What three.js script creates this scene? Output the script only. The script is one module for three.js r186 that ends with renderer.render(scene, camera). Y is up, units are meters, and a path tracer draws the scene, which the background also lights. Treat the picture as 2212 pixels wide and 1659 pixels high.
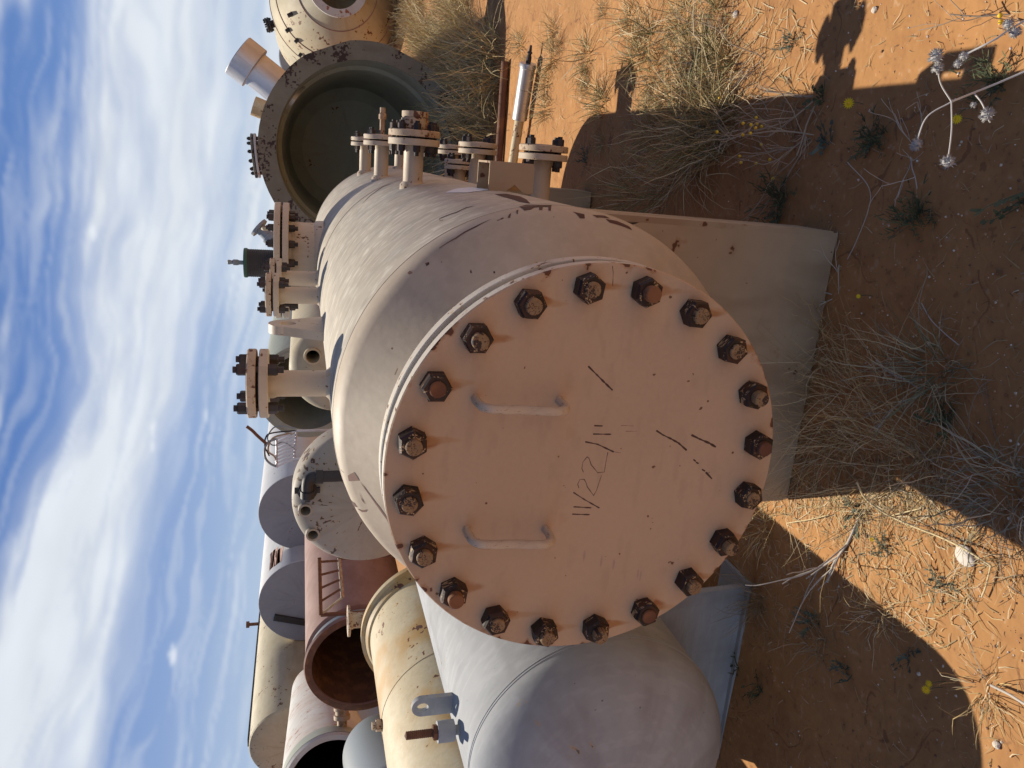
import * as THREE from 'three';
import { mergeGeometries } from 'three/addons/utils/BufferGeometryUtils.js';

// ------------------------------------------------------------------ camera
const scene = new THREE.Scene();
const camera = new THREE.PerspectiveCamera(53.0, 4 / 3, 0.05, 2000);
const PITCH = Math.atan(0.2724), EYE = 1.6;
// the photograph lies on its side: the picture's left is the world's up
camera.position.set(0, EYE, 0);
camera.rotation.order = 'YXZ';
camera.rotation.set(-PITCH, 0, -Math.PI / 2, 'YXZ');
scene.add(camera);

// ------------------------------------------------------------------ random and noise
function rng(seed) { let a = seed >>> 0; return () => { a = (a + 0x6D2B79F5) | 0; let t = Math.imul(a ^ (a >>> 15), 1 | a); t = (t + Math.imul(t ^ (t >>> 7), 61 | t)) ^ t; return ((t ^ (t >>> 14)) >>> 0) / 4294967296; }; }
const RT = (() => { const r = rng(7), t = new Float32Array(65536); for (let i = 0; i < 65536; i++) t[i] = r(); return t; })();
const sm = (a, b, x) => { const t = Math.min(1, Math.max(0, (x - a) / (b - a))); return t * t * (3 - 2 * t); };
function vn(x, y, px, py, seed) {           // periodic value noise
  const ix = Math.floor(x) | 0, iy = Math.floor(y) | 0, fx = x - ix, fy = y - iy;
  const ux = fx * fx * (3 - 2 * fx), uy = fy * fy * (3 - 2 * fy);
  let X0 = ix % px, Y0 = iy % py; if (X0 < 0) X0 += px; if (Y0 < 0) Y0 += py;
  const X1 = X0 + 1 === px ? 0 : X0 + 1, Y1 = Y0 + 1 === py ? 0 : Y0 + 1, s = Math.imul(seed, 10007) | 0;
  const h0 = (Math.imul(X0, 131) + s) | 0, h1 = (Math.imul(X1, 131) + s) | 0, v0 = Math.imul(Y0, 7919), v1 = Math.imul(Y1, 7919), k0 = Math.imul(Y0, 57), k1 = Math.imul(Y1, 57), q0 = Math.imul(X0, 3), q1 = Math.imul(X1, 3);
  const a = RT[((h0 + v0) ^ (k0 + q0)) & 65535], b = RT[((h1 + v0) ^ (k0 + q1)) & 65535], c = RT[((h0 + v1) ^ (k1 + q0)) & 65535], d = RT[((h1 + v1) ^ (k1 + q1)) & 65535];
  return (a + (b - a) * ux) * (1 - uy) + (c + (d - c) * ux) * uy;
}
function fbm(x, y, cx, cy, oct, seed) {     // x, y in 0..1; cx, cy cells across the tile
  let s = 0, a = .5, n = 0;
  for (let o = 0; o < oct; o++) { s += a * vn(x * cx, y * cy, cx, cy, seed + o); n += a; a *= .5; cx *= 2; cy *= 2; }
  return s / n;
}

// ------------------------------------------------------------------ sky, sun, exposure
const SUNV = new THREE.Vector3(-0.146, 1, -0.680).normalize();
{
  const W = 2048, H = 1024, d = new Float32Array(W * H * 4), px = [0, 0, 0];
  const puffs = [[332, 940, 8, 62], [374, 1412, 8, 30], [202, 498, 8, 26], [446, 902, 5, 24]]
    .map(([u, v, ru, rv]) => { const r = (829.5 - v) / 1663, e = (u - 1106) / 1663; const y = -(e * Math.cos(PITCH) + Math.sin(PITCH)), f = Math.cos(PITCH) - e * Math.sin(PITCH); return [Math.atan2(r, f), Math.atan2(y, Math.hypot(r, f)), ru / 1663, rv / 1663]; });
  const pr = rng(55); for (let i = 0; i < 24; i++) puffs.push([0.75 + pr() * 4.8, 0.05 + pr() * .25, .004 + pr() * .002, .012 + pr() * .02]);
  function air(i, j, out) {
    const az0 = ((i + .5) / W - .5) * 2 * Math.PI, el = ((j + .5) / H - .5) * Math.PI;
    if (el < -.01) { out[0] = .30; out[1] = .20; out[2] = .12; return; }
    const c = Math.cos(el), x = Math.cos(az0) * c, z = Math.sin(az0) * c;
    const az = Math.atan2(x, -z), e0 = Math.max(el, 0), sa = Math.sin(az), bl = e0 + .145 * sa;
    // clear air: pale at the horizon, deep blue higher up
    const t1 = 1 - Math.exp(-e0 * 6.8), t2 = sm(.12, .85, e0);
    let r = .44 + (.075 - .44) * t1, g = .55 + (.185 - .55) * t1, b = .66 + (.50 - .66) * t1;
    r += (.017 - r) * t2; g += (.048 - g) * t2; b += (.150 - b) * t2;
    // streaked cirrus, rising to the left of the view
    const xa = az / (2 * Math.PI) + .5, xb = (bl + .4) / 2.4;
    const w1 = fbm(xa, xb, 30, 30, 4, 11) - .5, bb = bl + w1 * .075;
    const n1 = fbm(xa + w1 * .010, xb + w1 * .016, 22, 46, 5, 3), n2 = fbm(xa + bl * .10 + w1 * .012, xb + w1 * .03, 48, 330, 4, 33), n3 = fbm(xa - bl * .05, xb + w1 * .02, 70, 110, 4, 47);
    const P = sm(.12, .175, bb) * (1 - sm(.225, .30, bb)) * (.95 + .8 * (n1 - .4));
    const hi = sm(.20, .30, bb) * (.85 * sm(.40, .66, n1 - sa * .12) + .25 * sm(.4, .75, n2)) * (1 - .9 * sm(.38, .8, e0));
    const lo = (1 - sm(.10, .17, bb)) * ((.14 + .58 * sm(-.12, .28, sa)) * (.5 + .6 * sm(.3, .65, n1)) + .26 * sm(.42, .7, n2));
    const cov = Math.min(.95, Math.max(0, P + hi + lo) * (.86 + .5 * (n2 - .5) + .55 * (n3 - .5)));
    const lum = (.73 + .12 * (n3 - .5)) * (1 - .4 * sm(.3, .9, e0));
    r += (lum * .93 - r) * cov; g += (lum * .985 - g) * cov; b += (lum * 1.05 - b) * cov;
    for (const [pa, pe, se, sw] of puffs) {
      let da = az - pa; if (da > Math.PI) da -= 2 * Math.PI; if (da < -Math.PI) da += 2 * Math.PI;
      if (Math.abs(da) > sw * 2 || Math.abs(el - pe) > se * 3) continue;
      const n = fbm(az / 6.2832 + .5, el / 3.1416 + .5, 600, 420, 3, 17), m = sm(.3, 1.0, Math.exp(-((da / sw) ** 2) * 1.6 - ((el - pe) / se) ** 2) * (.05 + 1.75 * n)) * .6;
      r += (.82 - r) * m; g += (.85 - g) * m; b += (.88 - b) * m;
    }
    out[0] = r; out[1] = g; out[2] = b;
  }
  // a coarse pass everywhere, then every texel over the part of the sky round the view
  const Q = 4, cw = W / Q, ch = H / Q, co = new Float32Array((cw + 1) * (ch + 1) * 3);
  for (let j = 0; j <= ch; j++) for (let i = 0; i <= cw; i++) { air((i % cw) * Q, Math.min(j * Q, H - 1), px); co.set(px, (j * (cw + 1) + i) * 3); }
  const i0 = W * (.25 - .19), i1 = W * (.25 + .19), j0 = H * .49, j1 = H * (.5 + .25);      // view looks along -z
  for (let j = 0; j < H; j++) for (let i = 0; i < W; i++) {
    const k = (j * W + i) * 4; d[k + 3] = 1;
    if (i > i0 && i < i1 && j > j0 && j < j1) { air(i, j, px); d[k] = px[0]; d[k + 1] = px[1]; d[k + 2] = px[2]; continue; }
    const ci = Math.floor(i / Q), cj = Math.floor(j / Q), fx = i / Q - ci, fy = j / Q - cj, a = (cj * (cw + 1) + ci) * 3, e = a + (cw + 1) * 3;
    for (let q = 0; q < 3; q++) d[k + q] = (co[a + q] * (1 - fx) + co[a + 3 + q] * fx) * (1 - fy) + (co[e + q] * (1 - fx) + co[e + 3 + q] * fx) * fy;
  }
  const tx = new THREE.DataTexture(d, W, H, THREE.RGBAFormat, THREE.FloatType);
  tx.mapping = THREE.EquirectangularReflectionMapping; tx.magFilter = THREE.LinearFilter; tx.minFilter = THREE.LinearFilter; tx.needsUpdate = true;
  scene.background = tx; scene.environment = tx;
}
const sun = new THREE.DirectionalLight(new THREE.Color().setRGB(1, .91, .77), 5.0);
sun.position.copy(SUNV).multiplyScalar(40).add(new THREE.Vector3(0, 0, -6)); sun.target.position.set(0, 0, -6);
sun.castShadow = true; sun.shadow.mapSize.set(4096, 4096);
Object.assign(sun.shadow.camera, { left: -22, right: 22, top: 26, bottom: -26, near: 1, far: 120 });
scene.add(sun, sun.target);

const renderer = new THREE.WebGLRenderer({ antialias: true });
renderer.setSize(1024, 768);
renderer.toneMapping = THREE.LinearToneMapping;
renderer.toneMappingExposure = 1.15;
renderer.shadowMap.enabled = true;

// ------------------------------------------------------------------ photo pixels (2212 x 1659 view) to places
const FPX = 1663, cP = Math.cos(PITCH), sP = Math.sin(PITCH);
const ray = (u, v) => { const r = (829.5 - v) / FPX, e = (u - 1106) / FPX; return new THREE.Vector3(r, -(e * cP + sP), -(cP - e * sP)); };
const onHeight = (u, v, y = 0) => { const R = ray(u, v), t = (y - EYE) / R.y; return new THREE.Vector3(R.x * t, y, R.z * t); };
const atFwd = (u, v, f) => { const R = ray(u, v), t = -f / R.z; return new THREE.Vector3(R.x * t, EYE + R.y * t, -f); };
// yard frame: vessels lie parallel, turned 16.7 degrees; lateral, height, distance s behind the cover's bolts
const YAW = 16.7 * Math.PI / 180, CX = -.1771, CF = 1.4589, AXH = 1.6 - .5675;
const Y = (l, h, s) => new THREE.Vector3(CX + Math.cos(YAW) * l + Math.sin(YAW) * s, h, -(CF - Math.sin(YAW) * l + Math.cos(YAW) * s));
const toY = (w) => { const x = w.x - CX, f = -w.z - CF; return { l: x * Math.cos(YAW) - f * Math.sin(YAW), h: w.y, s: x * Math.sin(YAW) + f * Math.cos(YAW) }; };
const onS = (u, v, s) => { const R = ray(u, v), a = R.x * Math.sin(YAW) - R.z * Math.cos(YAW), o = CX * Math.sin(YAW) + CF * Math.cos(YAW); const t = (s + o) / a; return toY(new THREE.Vector3(R.x * t, EYE + R.y * t, R.z * t)); };
const onLat = (u, v, l) => { const R = ray(u, v), a = R.x * Math.cos(YAW) + R.z * Math.sin(YAW), o = CX * Math.cos(YAW) - CF * Math.sin(YAW); const t = (l + o) / a; return toY(new THREE.Vector3(R.x * t, EYE + R.y * t, R.z * t)); };

// ------------------------------------------------------------------ textures
const enc = (x) => { x = Math.min(1, Math.max(0, x)); return 255 * (x <= .0031308 ? 12.92 * x : 1.055 * Math.pow(x, 1 / 2.4) - .055); };
function tex(w, h, fn, rep) {
  const d = new Uint8Array(w * h * 4), o = [0, 0, 0];
  for (let j = 0; j < h; j++) for (let i = 0; i < w; i++) { fn((i + .5) / w, (j + .5) / h, o); const k = (j * w + i) * 4; d[k] = enc(o[0]); d[k + 1] = enc(o[1]); d[k + 2] = enc(o[2]); d[k + 3] = 255; }
  return wrap(d, w, h, true, rep);
}
function wrap(d, w, h, srgb, rep) {
  const t = new THREE.DataTexture(d, w, h, THREE.RGBAFormat); if (srgb) t.colorSpace = THREE.SRGBColorSpace;
  t.wrapS = t.wrapT = THREE.RepeatWrapping; t.magFilter = THREE.LinearFilter; t.minFilter = THREE.LinearMipmapLinearFilter; t.generateMipmaps = true; t.needsUpdate = true;
  if (rep) t.repeat.set(rep, rep); return t;
}
function gray(w, fn, rep) {
  const d = new Uint8Array(w * w * 4);
  for (let j = 0; j < w; j++) for (let i = 0; i < w; i++) { const v = 255 * Math.min(1, Math.max(0, fn((i + .5) / w, (j + .5) / w))); const k = (j * w + i) * 4; d[k] = d[k + 1] = d[k + 2] = v; d[k + 3] = 255; }
  return wrap(d, w, w, false, rep);
}
const RUST = [.115, .042, .018], RUSTL = [.33, .13, .04], PRIMER = [.10, .032, .022];
const mix3 = (o, c, t) => { o[0] += (c[0] - o[0]) * t; o[1] += (c[1] - o[1]) * t; o[2] += (c[2] - o[2]) * t; };
const BUMP = gray(512, (x, y) => .5 * fbm(x, y, 8, 8, 4, 80) + .5 * fbm(x, y, 90, 90, 2, 90)), ROUGH = gray(256, (x, y) => .68 + .3 * fbm(x, y, 12, 12, 4, 95));
// weathered paint; tile is metres across, uv in metres
function paint({ base, size = 768, tile = 1.6, mott = .12, fleck = 0, fleckC = [.7, .66, .6], stain = 0, stainC = [.5, .30, .10], chips = 0, dirt = .15, seed = 1, rough = .62, metal = 0, chipC = RUST, bump = .0006, fx = 24, fy = 8 }) {
  const map = tex(size, size, (x, y, o) => {
    const a = fbm(x, y, 6, 6, 5, seed), b = fbm(x, y, 40, 40, 3, seed + 9);
    const k = 1 + mott * (a - .5) * 2 + mott * .5 * (b - .5) * 2;
    o[0] = base[0] * k; o[1] = base[1] * k; o[2] = base[2] * k;
    if (fleck) { const f = fbm(x + a * .05, y, fx * 4, fy * 16, 3, seed + 20); mix3(o, fleckC, fleck * sm(.5, .72, f) * (.5 + a)); const g = fbm(x, y + a * .03, fx * 2, fy * 6, 4, seed + 26); mix3(o, [base[0] * .6, base[1] * .6, base[2] * .62], fleck * .7 * sm(.48, .75, g)); }
    if (dirt) { const f = fbm(x + b * .01, y, 14, 5, 4, seed + 31); mix3(o, [base[0] * .62, base[1] * .55, base[2] * .5], dirt * sm(.5, .8, f)); }
    if (stain) { const f = fbm(x, y, 5, 4, 5, seed + 40) ; mix3(o, stainC, stain * sm(.44, .74, f)); }
    if (chips) {
      const f = fbm(x, y, 9, 9, 5, seed + 50) * .55 + fbm(x, y, 60, 60, 3, seed + 60) * .45, th = .78 - chips * .2;
      mix3(o, stainC, .5 * sm(th - .06, th, f)); mix3(o, chipC, sm(th, th + .012, f));
      const q = vn(x * 90, y * 90, 90, 90, seed + 70); if (q > .985 - chips * .01) mix3(o, chipC, .9);
    }
  }, 1 / tile);
  const bm = BUMP.clone(), rm = ROUGH.clone(); bm.repeat.set(1 / tile, 1 / tile); rm.repeat.set(1 / tile, 1 / tile); bm.needsUpdate = rm.needsUpdate = true;
  return new THREE.MeshStandardMaterial({ map, roughness: rough * 1.2, roughnessMap: rm, metalness: metal, bumpMap: bm, bumpScale: bump });
}
const flat = (c, rough = .8, metal = 0) => new THREE.MeshStandardMaterial({ color: new THREE.Color().setRGB(...c), roughness: rough, metalness: metal });

const M = {
  shell: paint({ size: 1024, base: [.47, .415, .325], fleck: .62, fleckC: [.68, .63, .52], dirt: .2, mott: .12, seed: 2, rough: .68, fx: 12, fy: 8, tile: 1.5708 }),
  head: paint({ base: [.47, .385, .285], fleck: .22, fleckC: [.56, .48, .37], dirt: .28, mott: .1, chips: .18, seed: 5, rough: .62, chipC: PRIMER }),
  tan: paint({ base: [.54, .44, .325], dirt: .22, mott: .07, chips: .35, seed: 8, rough: .55, size: 512, tile: .7, bump: .0004 }),
  tanRust: paint({ base: [.50, .385, .265], dirt: .3, stain: .75, stainC: [.36, .17, .06], chips: .8, seed: 12, rough: .65, size: 512, tile: .5 }),
  rim: paint({ base: [.60, .54, .45], dirt: .2, mott: .06, chips: .45, seed: 15, rough: .5, size: 512, tile: .6 }),
  saddle: paint({ base: [.42, .315, .205], dirt: .55, mott: .1, chips: .3, seed: 18, rough: .65, stain: .12, stainC: [.35, .2, .1] }),
  grey: paint({ base: [.355, .37, .385], fleck: .3, fleckC: [.46, .475, .49], mott: .1, dirt: .4, seed: 22, rough: .78, chips: .04, chipC: [.12, .12, .12], fx: 6, fy: 6 }),
  cream: paint({ base: [.54, .45, .285], fleck: .25, fleckC: [.60, .56, .43], stain: .95, stainC: [.46, .27, .08], dirt: .1, mott: .1, chips: .42, seed: 26, rough: .6, tile: 1.3 }),
  pale: paint({ size: 512, base: [.52, .51, .48], stain: .25, stainC: [.36, .17, .08], dirt: .25, chips: .55, chipC: [.26, .09, .04], seed: 30, rough: .6, tile: 3 }),
  beige: paint({ base: [.47, .41, .275], stain: .25, stainC: [.4, .26, .1], dirt: .3, chips: .45, seed: 34, rough: .65, tile: 3, size: 512 }),
  white: paint({ base: [.60, .60, .60], dirt: .12, mott: .06, chips: .2, seed: 38, rough: .5, tile: 3, size: 512 }),
  dgrey: paint({ base: [.27, .285, .32], dirt: .2, mott: .08, chips: .1, seed: 40, rough: .6, tile: 3, size: 512 }),
  tanDish: paint({ size: 512, base: [.40, .35, .275], dirt: .25, mott: .1, chips: .62, chipC: [.09, .05, .035], seed: 44, rough: .6, tile: 1.7 }),
  olive: paint({ base: [.30, .32, .26], dirt: .3, mott: .1, chips: .2, seed: 48, rough: .6, tile: 2, size: 512 }),
  ring: paint({ size: 512, base: [.175, .17, .135], dirt: .3, mott: .15, chips: .88, chipC: [.035, .022, .02], stain: .2, stainC: [.12, .08, .05], seed: 52, rough: .75, tile: 1.2 }),
  redox: paint({ base: [.31, .185, .155], dirt: .3, mott: .14, stain: .4, stainC: [.22, .09, .05], seed: 60, rough: .75, tile: 1.5, size: 512 }),
  black: paint({ base: [.030, .026, .026], dirt: .2, mott: .2, seed: 64, rough: .6, size: 256, tile: .6 }),
  nut: paint({ base: [.022, .015, .013], dirt: .2, mott: .3, stain: .6, stainC: [.075, .028, .016], chips: .7, chipC: [.42, .31, .18], seed: 68, rough: .55, size: 512, tile: .16, metal: .25, bump: .0004 }),
  studTop: paint({ base: [.26, .17, .085], dirt: .3, mott: .2, stain: .5, stainC: [.16, .06, .03], chips: 1.15, chipC: [.03, .018, .015], seed: 70, rough: .65, size: 256, tile: .12 }),
  bolt: paint({ base: [.040, .034, .034], dirt: .2, mott: .3, stain: .3, stainC: [.09, .04, .025], seed: 72, rough: .55, size: 256, tile: .12, metal: .3 }),
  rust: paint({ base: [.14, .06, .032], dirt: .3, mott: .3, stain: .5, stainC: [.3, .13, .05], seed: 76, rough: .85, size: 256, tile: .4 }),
  alum: paint({ base: [.58, .58, .59], dirt: .3, mott: .1, seed: 80, rough: .42, size: 256, tile: 1, metal: .7, bump: .0003 }),
  gasket: flat([.012, .012, .014], .7), dark: flat([.01, .01, .011], .9), green: flat([.02, .085, .055], .5), slate: flat([.24, .27, .29], .5, .1),
  label: flat([.72, .74, .78], .5), weld: null,
};
M.weld = M.tan;

// ------------------------------------------------------------------ scene helpers
const taken = {};
const numbered = (n) => { const k = taken[n] = (taken[n] ?? -1) + 1; return k ? n + '_' + String(k).padStart(3, '0') : n; };
function mesh(name, geo, mat, parent) { const m = new THREE.Mesh(geo, mat); m.name = name; m.castShadow = m.receiveShadow = true; parent.add(m); return m; }
function tag(o, label, category, group) { o.userData.label = label; o.userData.category = category; if (group) o.userData.group = group; return o; }
function thing(name, label, category, pos, turn = 0, group) { const g = new THREE.Group(); g.name = numbered(name); g.position.copy(pos); g.rotation.y = turn; scene.add(g); return tag(g, label, category, group); }
function solo(name, geo, mat, label, category, group) { const m = mesh(numbered(name), geo, mat, scene); return tag(m, label, category, group); }
function structure(name, geo, mat) { const m = mesh(name, geo, mat, scene); m.userData.kind = 'structure'; return m; }

// surface of revolution about s (z = -s); uv in metres
function rev(prof, seg = 64, crease = 30, turn = 0) {
  const P = [], N = [], U = [], I = []; let len = 0;
  const n = prof.length, nr = [];
  for (let j = 0; j < n - 1; j++) { const dr = prof[j + 1][0] - prof[j][0], ds = prof[j + 1][1] - prof[j][1], l = Math.hypot(dr, ds) || 1; nr.push([ds / l, -dr / l, l]); }
  const cc = Math.cos(crease * Math.PI / 180);
  const Rm = Math.max(...prof.map((q) => q[0]));
  for (let j = 0; j < n - 1; j++) {
    const vs = [];
    for (const e of [0, 1]) {
      const o = nr[j + (e ? 1 : -1)]; let a = nr[j][0], b = nr[j][1];
      if (o && o[0] * a + o[1] * b > cc) { a += o[0]; b += o[1]; const l = Math.hypot(a, b); a /= l; b /= l; }
      const q = prof[j + e], start = P.length / 3;
      for (let i = 0; i <= seg; i++) {
        const t = i / seg * 2 * Math.PI + turn, sn = Math.sin(t), cs = Math.cos(t);
        P.push(q[0] * sn, q[0] * cs, -q[1]); N.push(a * sn, a * cs, -b); U.push(i / seg * 2 * Math.PI * Rm, len + e * nr[j][2]);
      }
      vs.push(start);
    }
    len += nr[j][2];
    for (let i = 0; i < seg; i++) { const a = vs[0] + i, b = a + 1, c = vs[1] + i, d = c + 1; I.push(a, b, c, b, d, c); }
  }
  const g = new THREE.BufferGeometry();
  g.setAttribute('position', new THREE.Float32BufferAttribute(P, 3)); g.setAttribute('normal', new THREE.Float32BufferAttribute(N, 3)); g.setAttribute('uv', new THREE.Float32BufferAttribute(U, 2)); g.setIndex(I);
  return g;
}
const upright = (g) => g.rotateX(Math.PI / 2);       // s -> +y
const revY = (prof, seg, crease) => upright(rev(prof, seg, crease));
function box(w, h, d, x = 0, y = 0, z = 0) {
  const g = new THREE.BoxGeometry(w, h, d); const uv = g.attributes.uv, p = g.attributes.position, n = g.attributes.normal;
  for (let i = 0; i < uv.count; i++) { const ax = Math.abs(n.getX(i)), ay = Math.abs(n.getY(i)); uv.setXY(i, ax > .5 ? p.getZ(i) : p.getX(i), ay > .5 ? p.getZ(i) : p.getY(i)); }
  return g.translate(x, y, z);
}
function extr(pts, depth, bevel = 0, holes = []) {
  const s = new THREE.Shape(pts.map(([x, y]) => new THREE.Vector2(x, y)));
  for (const [hx, hy, hr] of holes) { const p = new THREE.Path(); p.absellipse(hx, hy, hr, hr, 0, Math.PI * 2, true); s.holes.push(p); }
  return new THREE.ExtrudeGeometry(s, { depth, bevelEnabled: bevel > 0, bevelThickness: bevel, bevelSize: bevel, bevelSegments: 2, curveSegments: 20 });
}
function tube(pts, r, seg = 8, n = 0) { const c = new THREE.CatmullRomCurve3(pts.map((p) => p.isVector3 ? p : new THREE.Vector3(...p))); return new THREE.TubeGeometry(c, n || Math.max(4, pts.length * 4), r, seg, false); }
// chamfered hex nut along +y from y=0 to h
function hexNut(af, h, uo = 0) {
  const R = af / Math.sqrt(3), rings = [[R, 0], [R, h * .84], [R * .87, h]], P = [], U = [];
  const v = (k, i) => { const a = i * Math.PI / 3; return [rings[k][0] * Math.cos(a), rings[k][1], rings[k][0] * Math.sin(a)]; };
  const quad = (a, b, c, d, ux) => { for (const q of [a, b, c, a, c, d]) { P.push(...q); U.push(ux + q[0] * .7 + q[2] * .7 + uo, q[1] + uo * .37 + ux); } };
  for (let i = 0; i < 6; i++) { quad(v(0, i), v(1, i), v(1, i + 1), v(0, i + 1), i * .05); quad(v(1, i), v(2, i), v(2, i + 1), v(1, i + 1), i * .03); const c = [0, h, 0]; for (const q of [v(2, i), c, v(2, i + 1)]) { P.push(...q); U.push(q[0] + uo, q[2] + uo * .7); } }
  const g = new THREE.BufferGeometry(); g.setAttribute('position', new THREE.Float32BufferAttribute(P, 3)); g.setAttribute('uv', new THREE.Float32BufferAttribute(U, 2)); g.computeVertexNormals(); return g;
}
function rod(r, h, seg = 12, ch = .12) { const g = revY([[0.0001, h], [r * (1 - ch), h], [r, h - r * ch], [r, 0]].reverse().map((q) => q), seg, 30); return fixOut(g); }
function fixOut(g) { return g; }
const cat = (list) => mergeGeometries(list.map((g) => { const q = g.index ? g.toNonIndexed() : g; for (const k of Object.keys(q.attributes)) if (!['position', 'normal', 'uv'].includes(k)) q.deleteAttribute(k); return q; }));
const aim = (o, dir) => o.quaternion.setFromUnitVectors(new THREE.Vector3(0, 1, 0), dir.clone().normalize());

// a flanged nozzle built along +y: neck mesh with sub-parts
const studCache = {};
function studGeo(af, nh, len, sr) {       // stud with a nut at each end; centre at y=0, faces at +-len/2
  const key = [af, nh, len, sr].join(); if (studCache[key]) return studCache[key];
  const a = hexNut(af, nh).translate(0, len / 2, 0), b = hexNut(af, nh, .03).rotateX(Math.PI).translate(0, -len / 2, 0);
  const c = revY([[sr, -len / 2 - nh - .014], [sr, len / 2 + nh + .008], [0.0001, len / 2 + nh + .008]], 10), d = revY([[.0001, -len / 2 - nh - .014], [sr, -len / 2 - nh - .014]], 10);
  return studCache[key] = cat([a, b, c, d]);
}
function nozzle(parent, pos, dir, o) {
  const { len = .15, r = .034, R = .088, th = .022, nb = 4, gap = .007, mat = M.tan, cover = M.tan, coupling = 0, name = 'nozzle', cover_ = true, fillet = .012 } = o;
  const neck = mesh(name, revY([[r + fillet, -.03], [r + fillet * .9, .004], [r, .004 + fillet], [r, len - .022], [r * 1.12, len - .01], [r * 1.12, len + .001]], 28, 40), mat, parent);
  neck.position.copy(pos); aim(neck, dir); neck.rotateY(o.spin ?? .785);
  const fl = (y0) => revY([[r * .6, y0], [R - .002, y0], [R, y0 + .002], [R, y0 + th - .002], [R - .002, y0 + th], [R * .62, y0 + th], [R * .6, y0 + th + .002], [r * .6, y0 + th + .002], [r * .6, y0]], 44, 25);
  const bl = (y0) => revY([[.0001, y0].slice(), [R - .002, y0], [R, y0 + .002], [R, y0 + th - .003], [R - .003, y0 + th], [R * .55, y0 + th], [R * .53, y0 + th + .003], [.0001, y0 + th + .003]], 44, 25);
  mesh('flange', fl(len), mat, neck);
  if (cover_) {
    mesh('gasket', revY([[r * .5, len + th + .002], [R * .66, len + th + .002], [R * .66, len + th + gap], [r * .5, len + th + gap]], 30), M.gasket, neck);
    mesh('blind_cover', bl(len + th + gap), cover, neck);
    const L = 2 * th + gap, bc = R * .8, af = o.af ?? .026;
    for (let i = 0; i < nb; i++) { const a = i / nb * 2 * Math.PI; const b = mesh('stud_bolt', studGeo(af, af * .9, L, af * .32), M.bolt, neck); b.position.set(bc * Math.cos(a), len + th + gap / 2, bc * Math.sin(a)); b.rotation.y = i * 1.3; }
    if (coupling) {
      const y0 = len + 2 * th + gap + .003, cr = coupling;
      mesh('coupling', revY([[cr * .9, y0], [cr, y0 + .004], [cr, y0 + cr * .75], [cr * .93, y0 + cr * .78], [cr * .93, y0 + cr * .84], [cr * .98, y0 + cr * .87], [cr * .98, y0 + cr * 1.25], [cr * .8, y0 + cr * 1.27], [.0001, y0 + cr * 1.27]], 28), o.couplingMat ?? M.tanRust, neck);
    }
    if (o.stem) { const y0 = len + 2 * th + gap; mesh('threaded_stem', revY([[.012, y0], [.012, y0 + .07], [.018, y0 + .072], [.018, y0 + .095], [.013, y0 + .1], [.013, y0 + .125], [.0001, y0 + .126]], 10), M.tanRust, neck); }
  }
  return neck;
}

// ------------------------------------------------------------------ ground
const gh = (x, z) => {
  const near = Math.exp(-((x * x + (z + 2.5) ** 2) / 300));
  const n = (fbm((x + 60) / 120, (z + 60) / 120, 60, 60, 4, 101) - .5) * .07 + (fbm((x + 60) / 120, (z + 60) / 120, 700, 700, 3, 111) - .5) * .008;
  return n * near - .004;
};
{
  const n = 460, P = [], U = [], C = [], I = [];
  const f = (t) => 3.0 * t + 6 * t * t * t + 420 * Math.pow(t, 9);
  for (let j = 0; j <= n; j++) for (let i = 0; i <= n; i++) {
    const x = f(i / n * 2 - 1), z = f(j / n * 2 - 1) - 2.4;
    P.push(x, gh(x, z), z); U.push(x / 2.4, z / 2.4);
    const a = fbm((x + 500) / 1000, (z + 500) / 1000, 900, 900, 4, 131), b = fbm((x + 500) / 1000, (z + 500) / 1000, 300, 300, 3, 141);
    const k = .86 + .28 * a; C.push(k * (1 + (b - .5) * .1), k, k * (1 - (b - .5) * .2));
  }
  for (let j = 0; j < n; j++) for (let i = 0; i < n; i++) { const a = j * (n + 1) + i, b = a + 1, c = a + n + 1, d = c + 1; I.push(a, c, b, b, c, d); }
  const g = new THREE.BufferGeometry(); g.setAttribute('position', new THREE.Float32BufferAttribute(P, 3)); g.setAttribute('uv', new THREE.Float32BufferAttribute(U, 2)); g.setAttribute('color', new THREE.Float32BufferAttribute(C, 3)); g.setIndex(I); g.computeVertexNormals();
  const map = tex(1024, 1024, (x, y, o) => {
    const a = fbm(x, y, 8, 8, 5, 151), b = fbm(x, y, 128, 128, 3, 161), c = fbm(x, y, 30, 30, 4, 166);
    const k = .86 + .28 * a + .16 * (b - .5); o[0] = .395 * k; o[1] = .196 * k; o[2] = .070 * k;
    mix3(o, [.28, .12, .040], .38 * sm(.5, .75, c));
    if (b > .74) mix3(o, [.5, .34, .21], .4 * sm(.74, .8, b)); if (b < .25) mix3(o, [.16, .07, .034], .45 * sm(.25, .18, b));
    const w = Math.abs(fbm(x + b * .006, y + a * .02, 9, 9, 3, 171) - .5); if (w < .006 && c > .5) mix3(o, [.15, .06, .028], .55);
  });
  const bump = gray(1024, (x, y) => { const c = fbm(x, y, 24, 24, 5, 181), w = Math.abs(fbm(x, y + c * .02, 9, 9, 3, 171) - .5); return .55 * c + .35 * fbm(x, y, 150, 150, 2, 191) - (w < .006 ? .15 : 0) + .1; });
  structure('ground', g, new THREE.MeshStandardMaterial({ map, vertexColors: true, roughness: .95, bumpMap: bump, bumpScale: .006 }));
}
const V = (x, y, z) => new THREE.Vector3(x, y, z);

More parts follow.
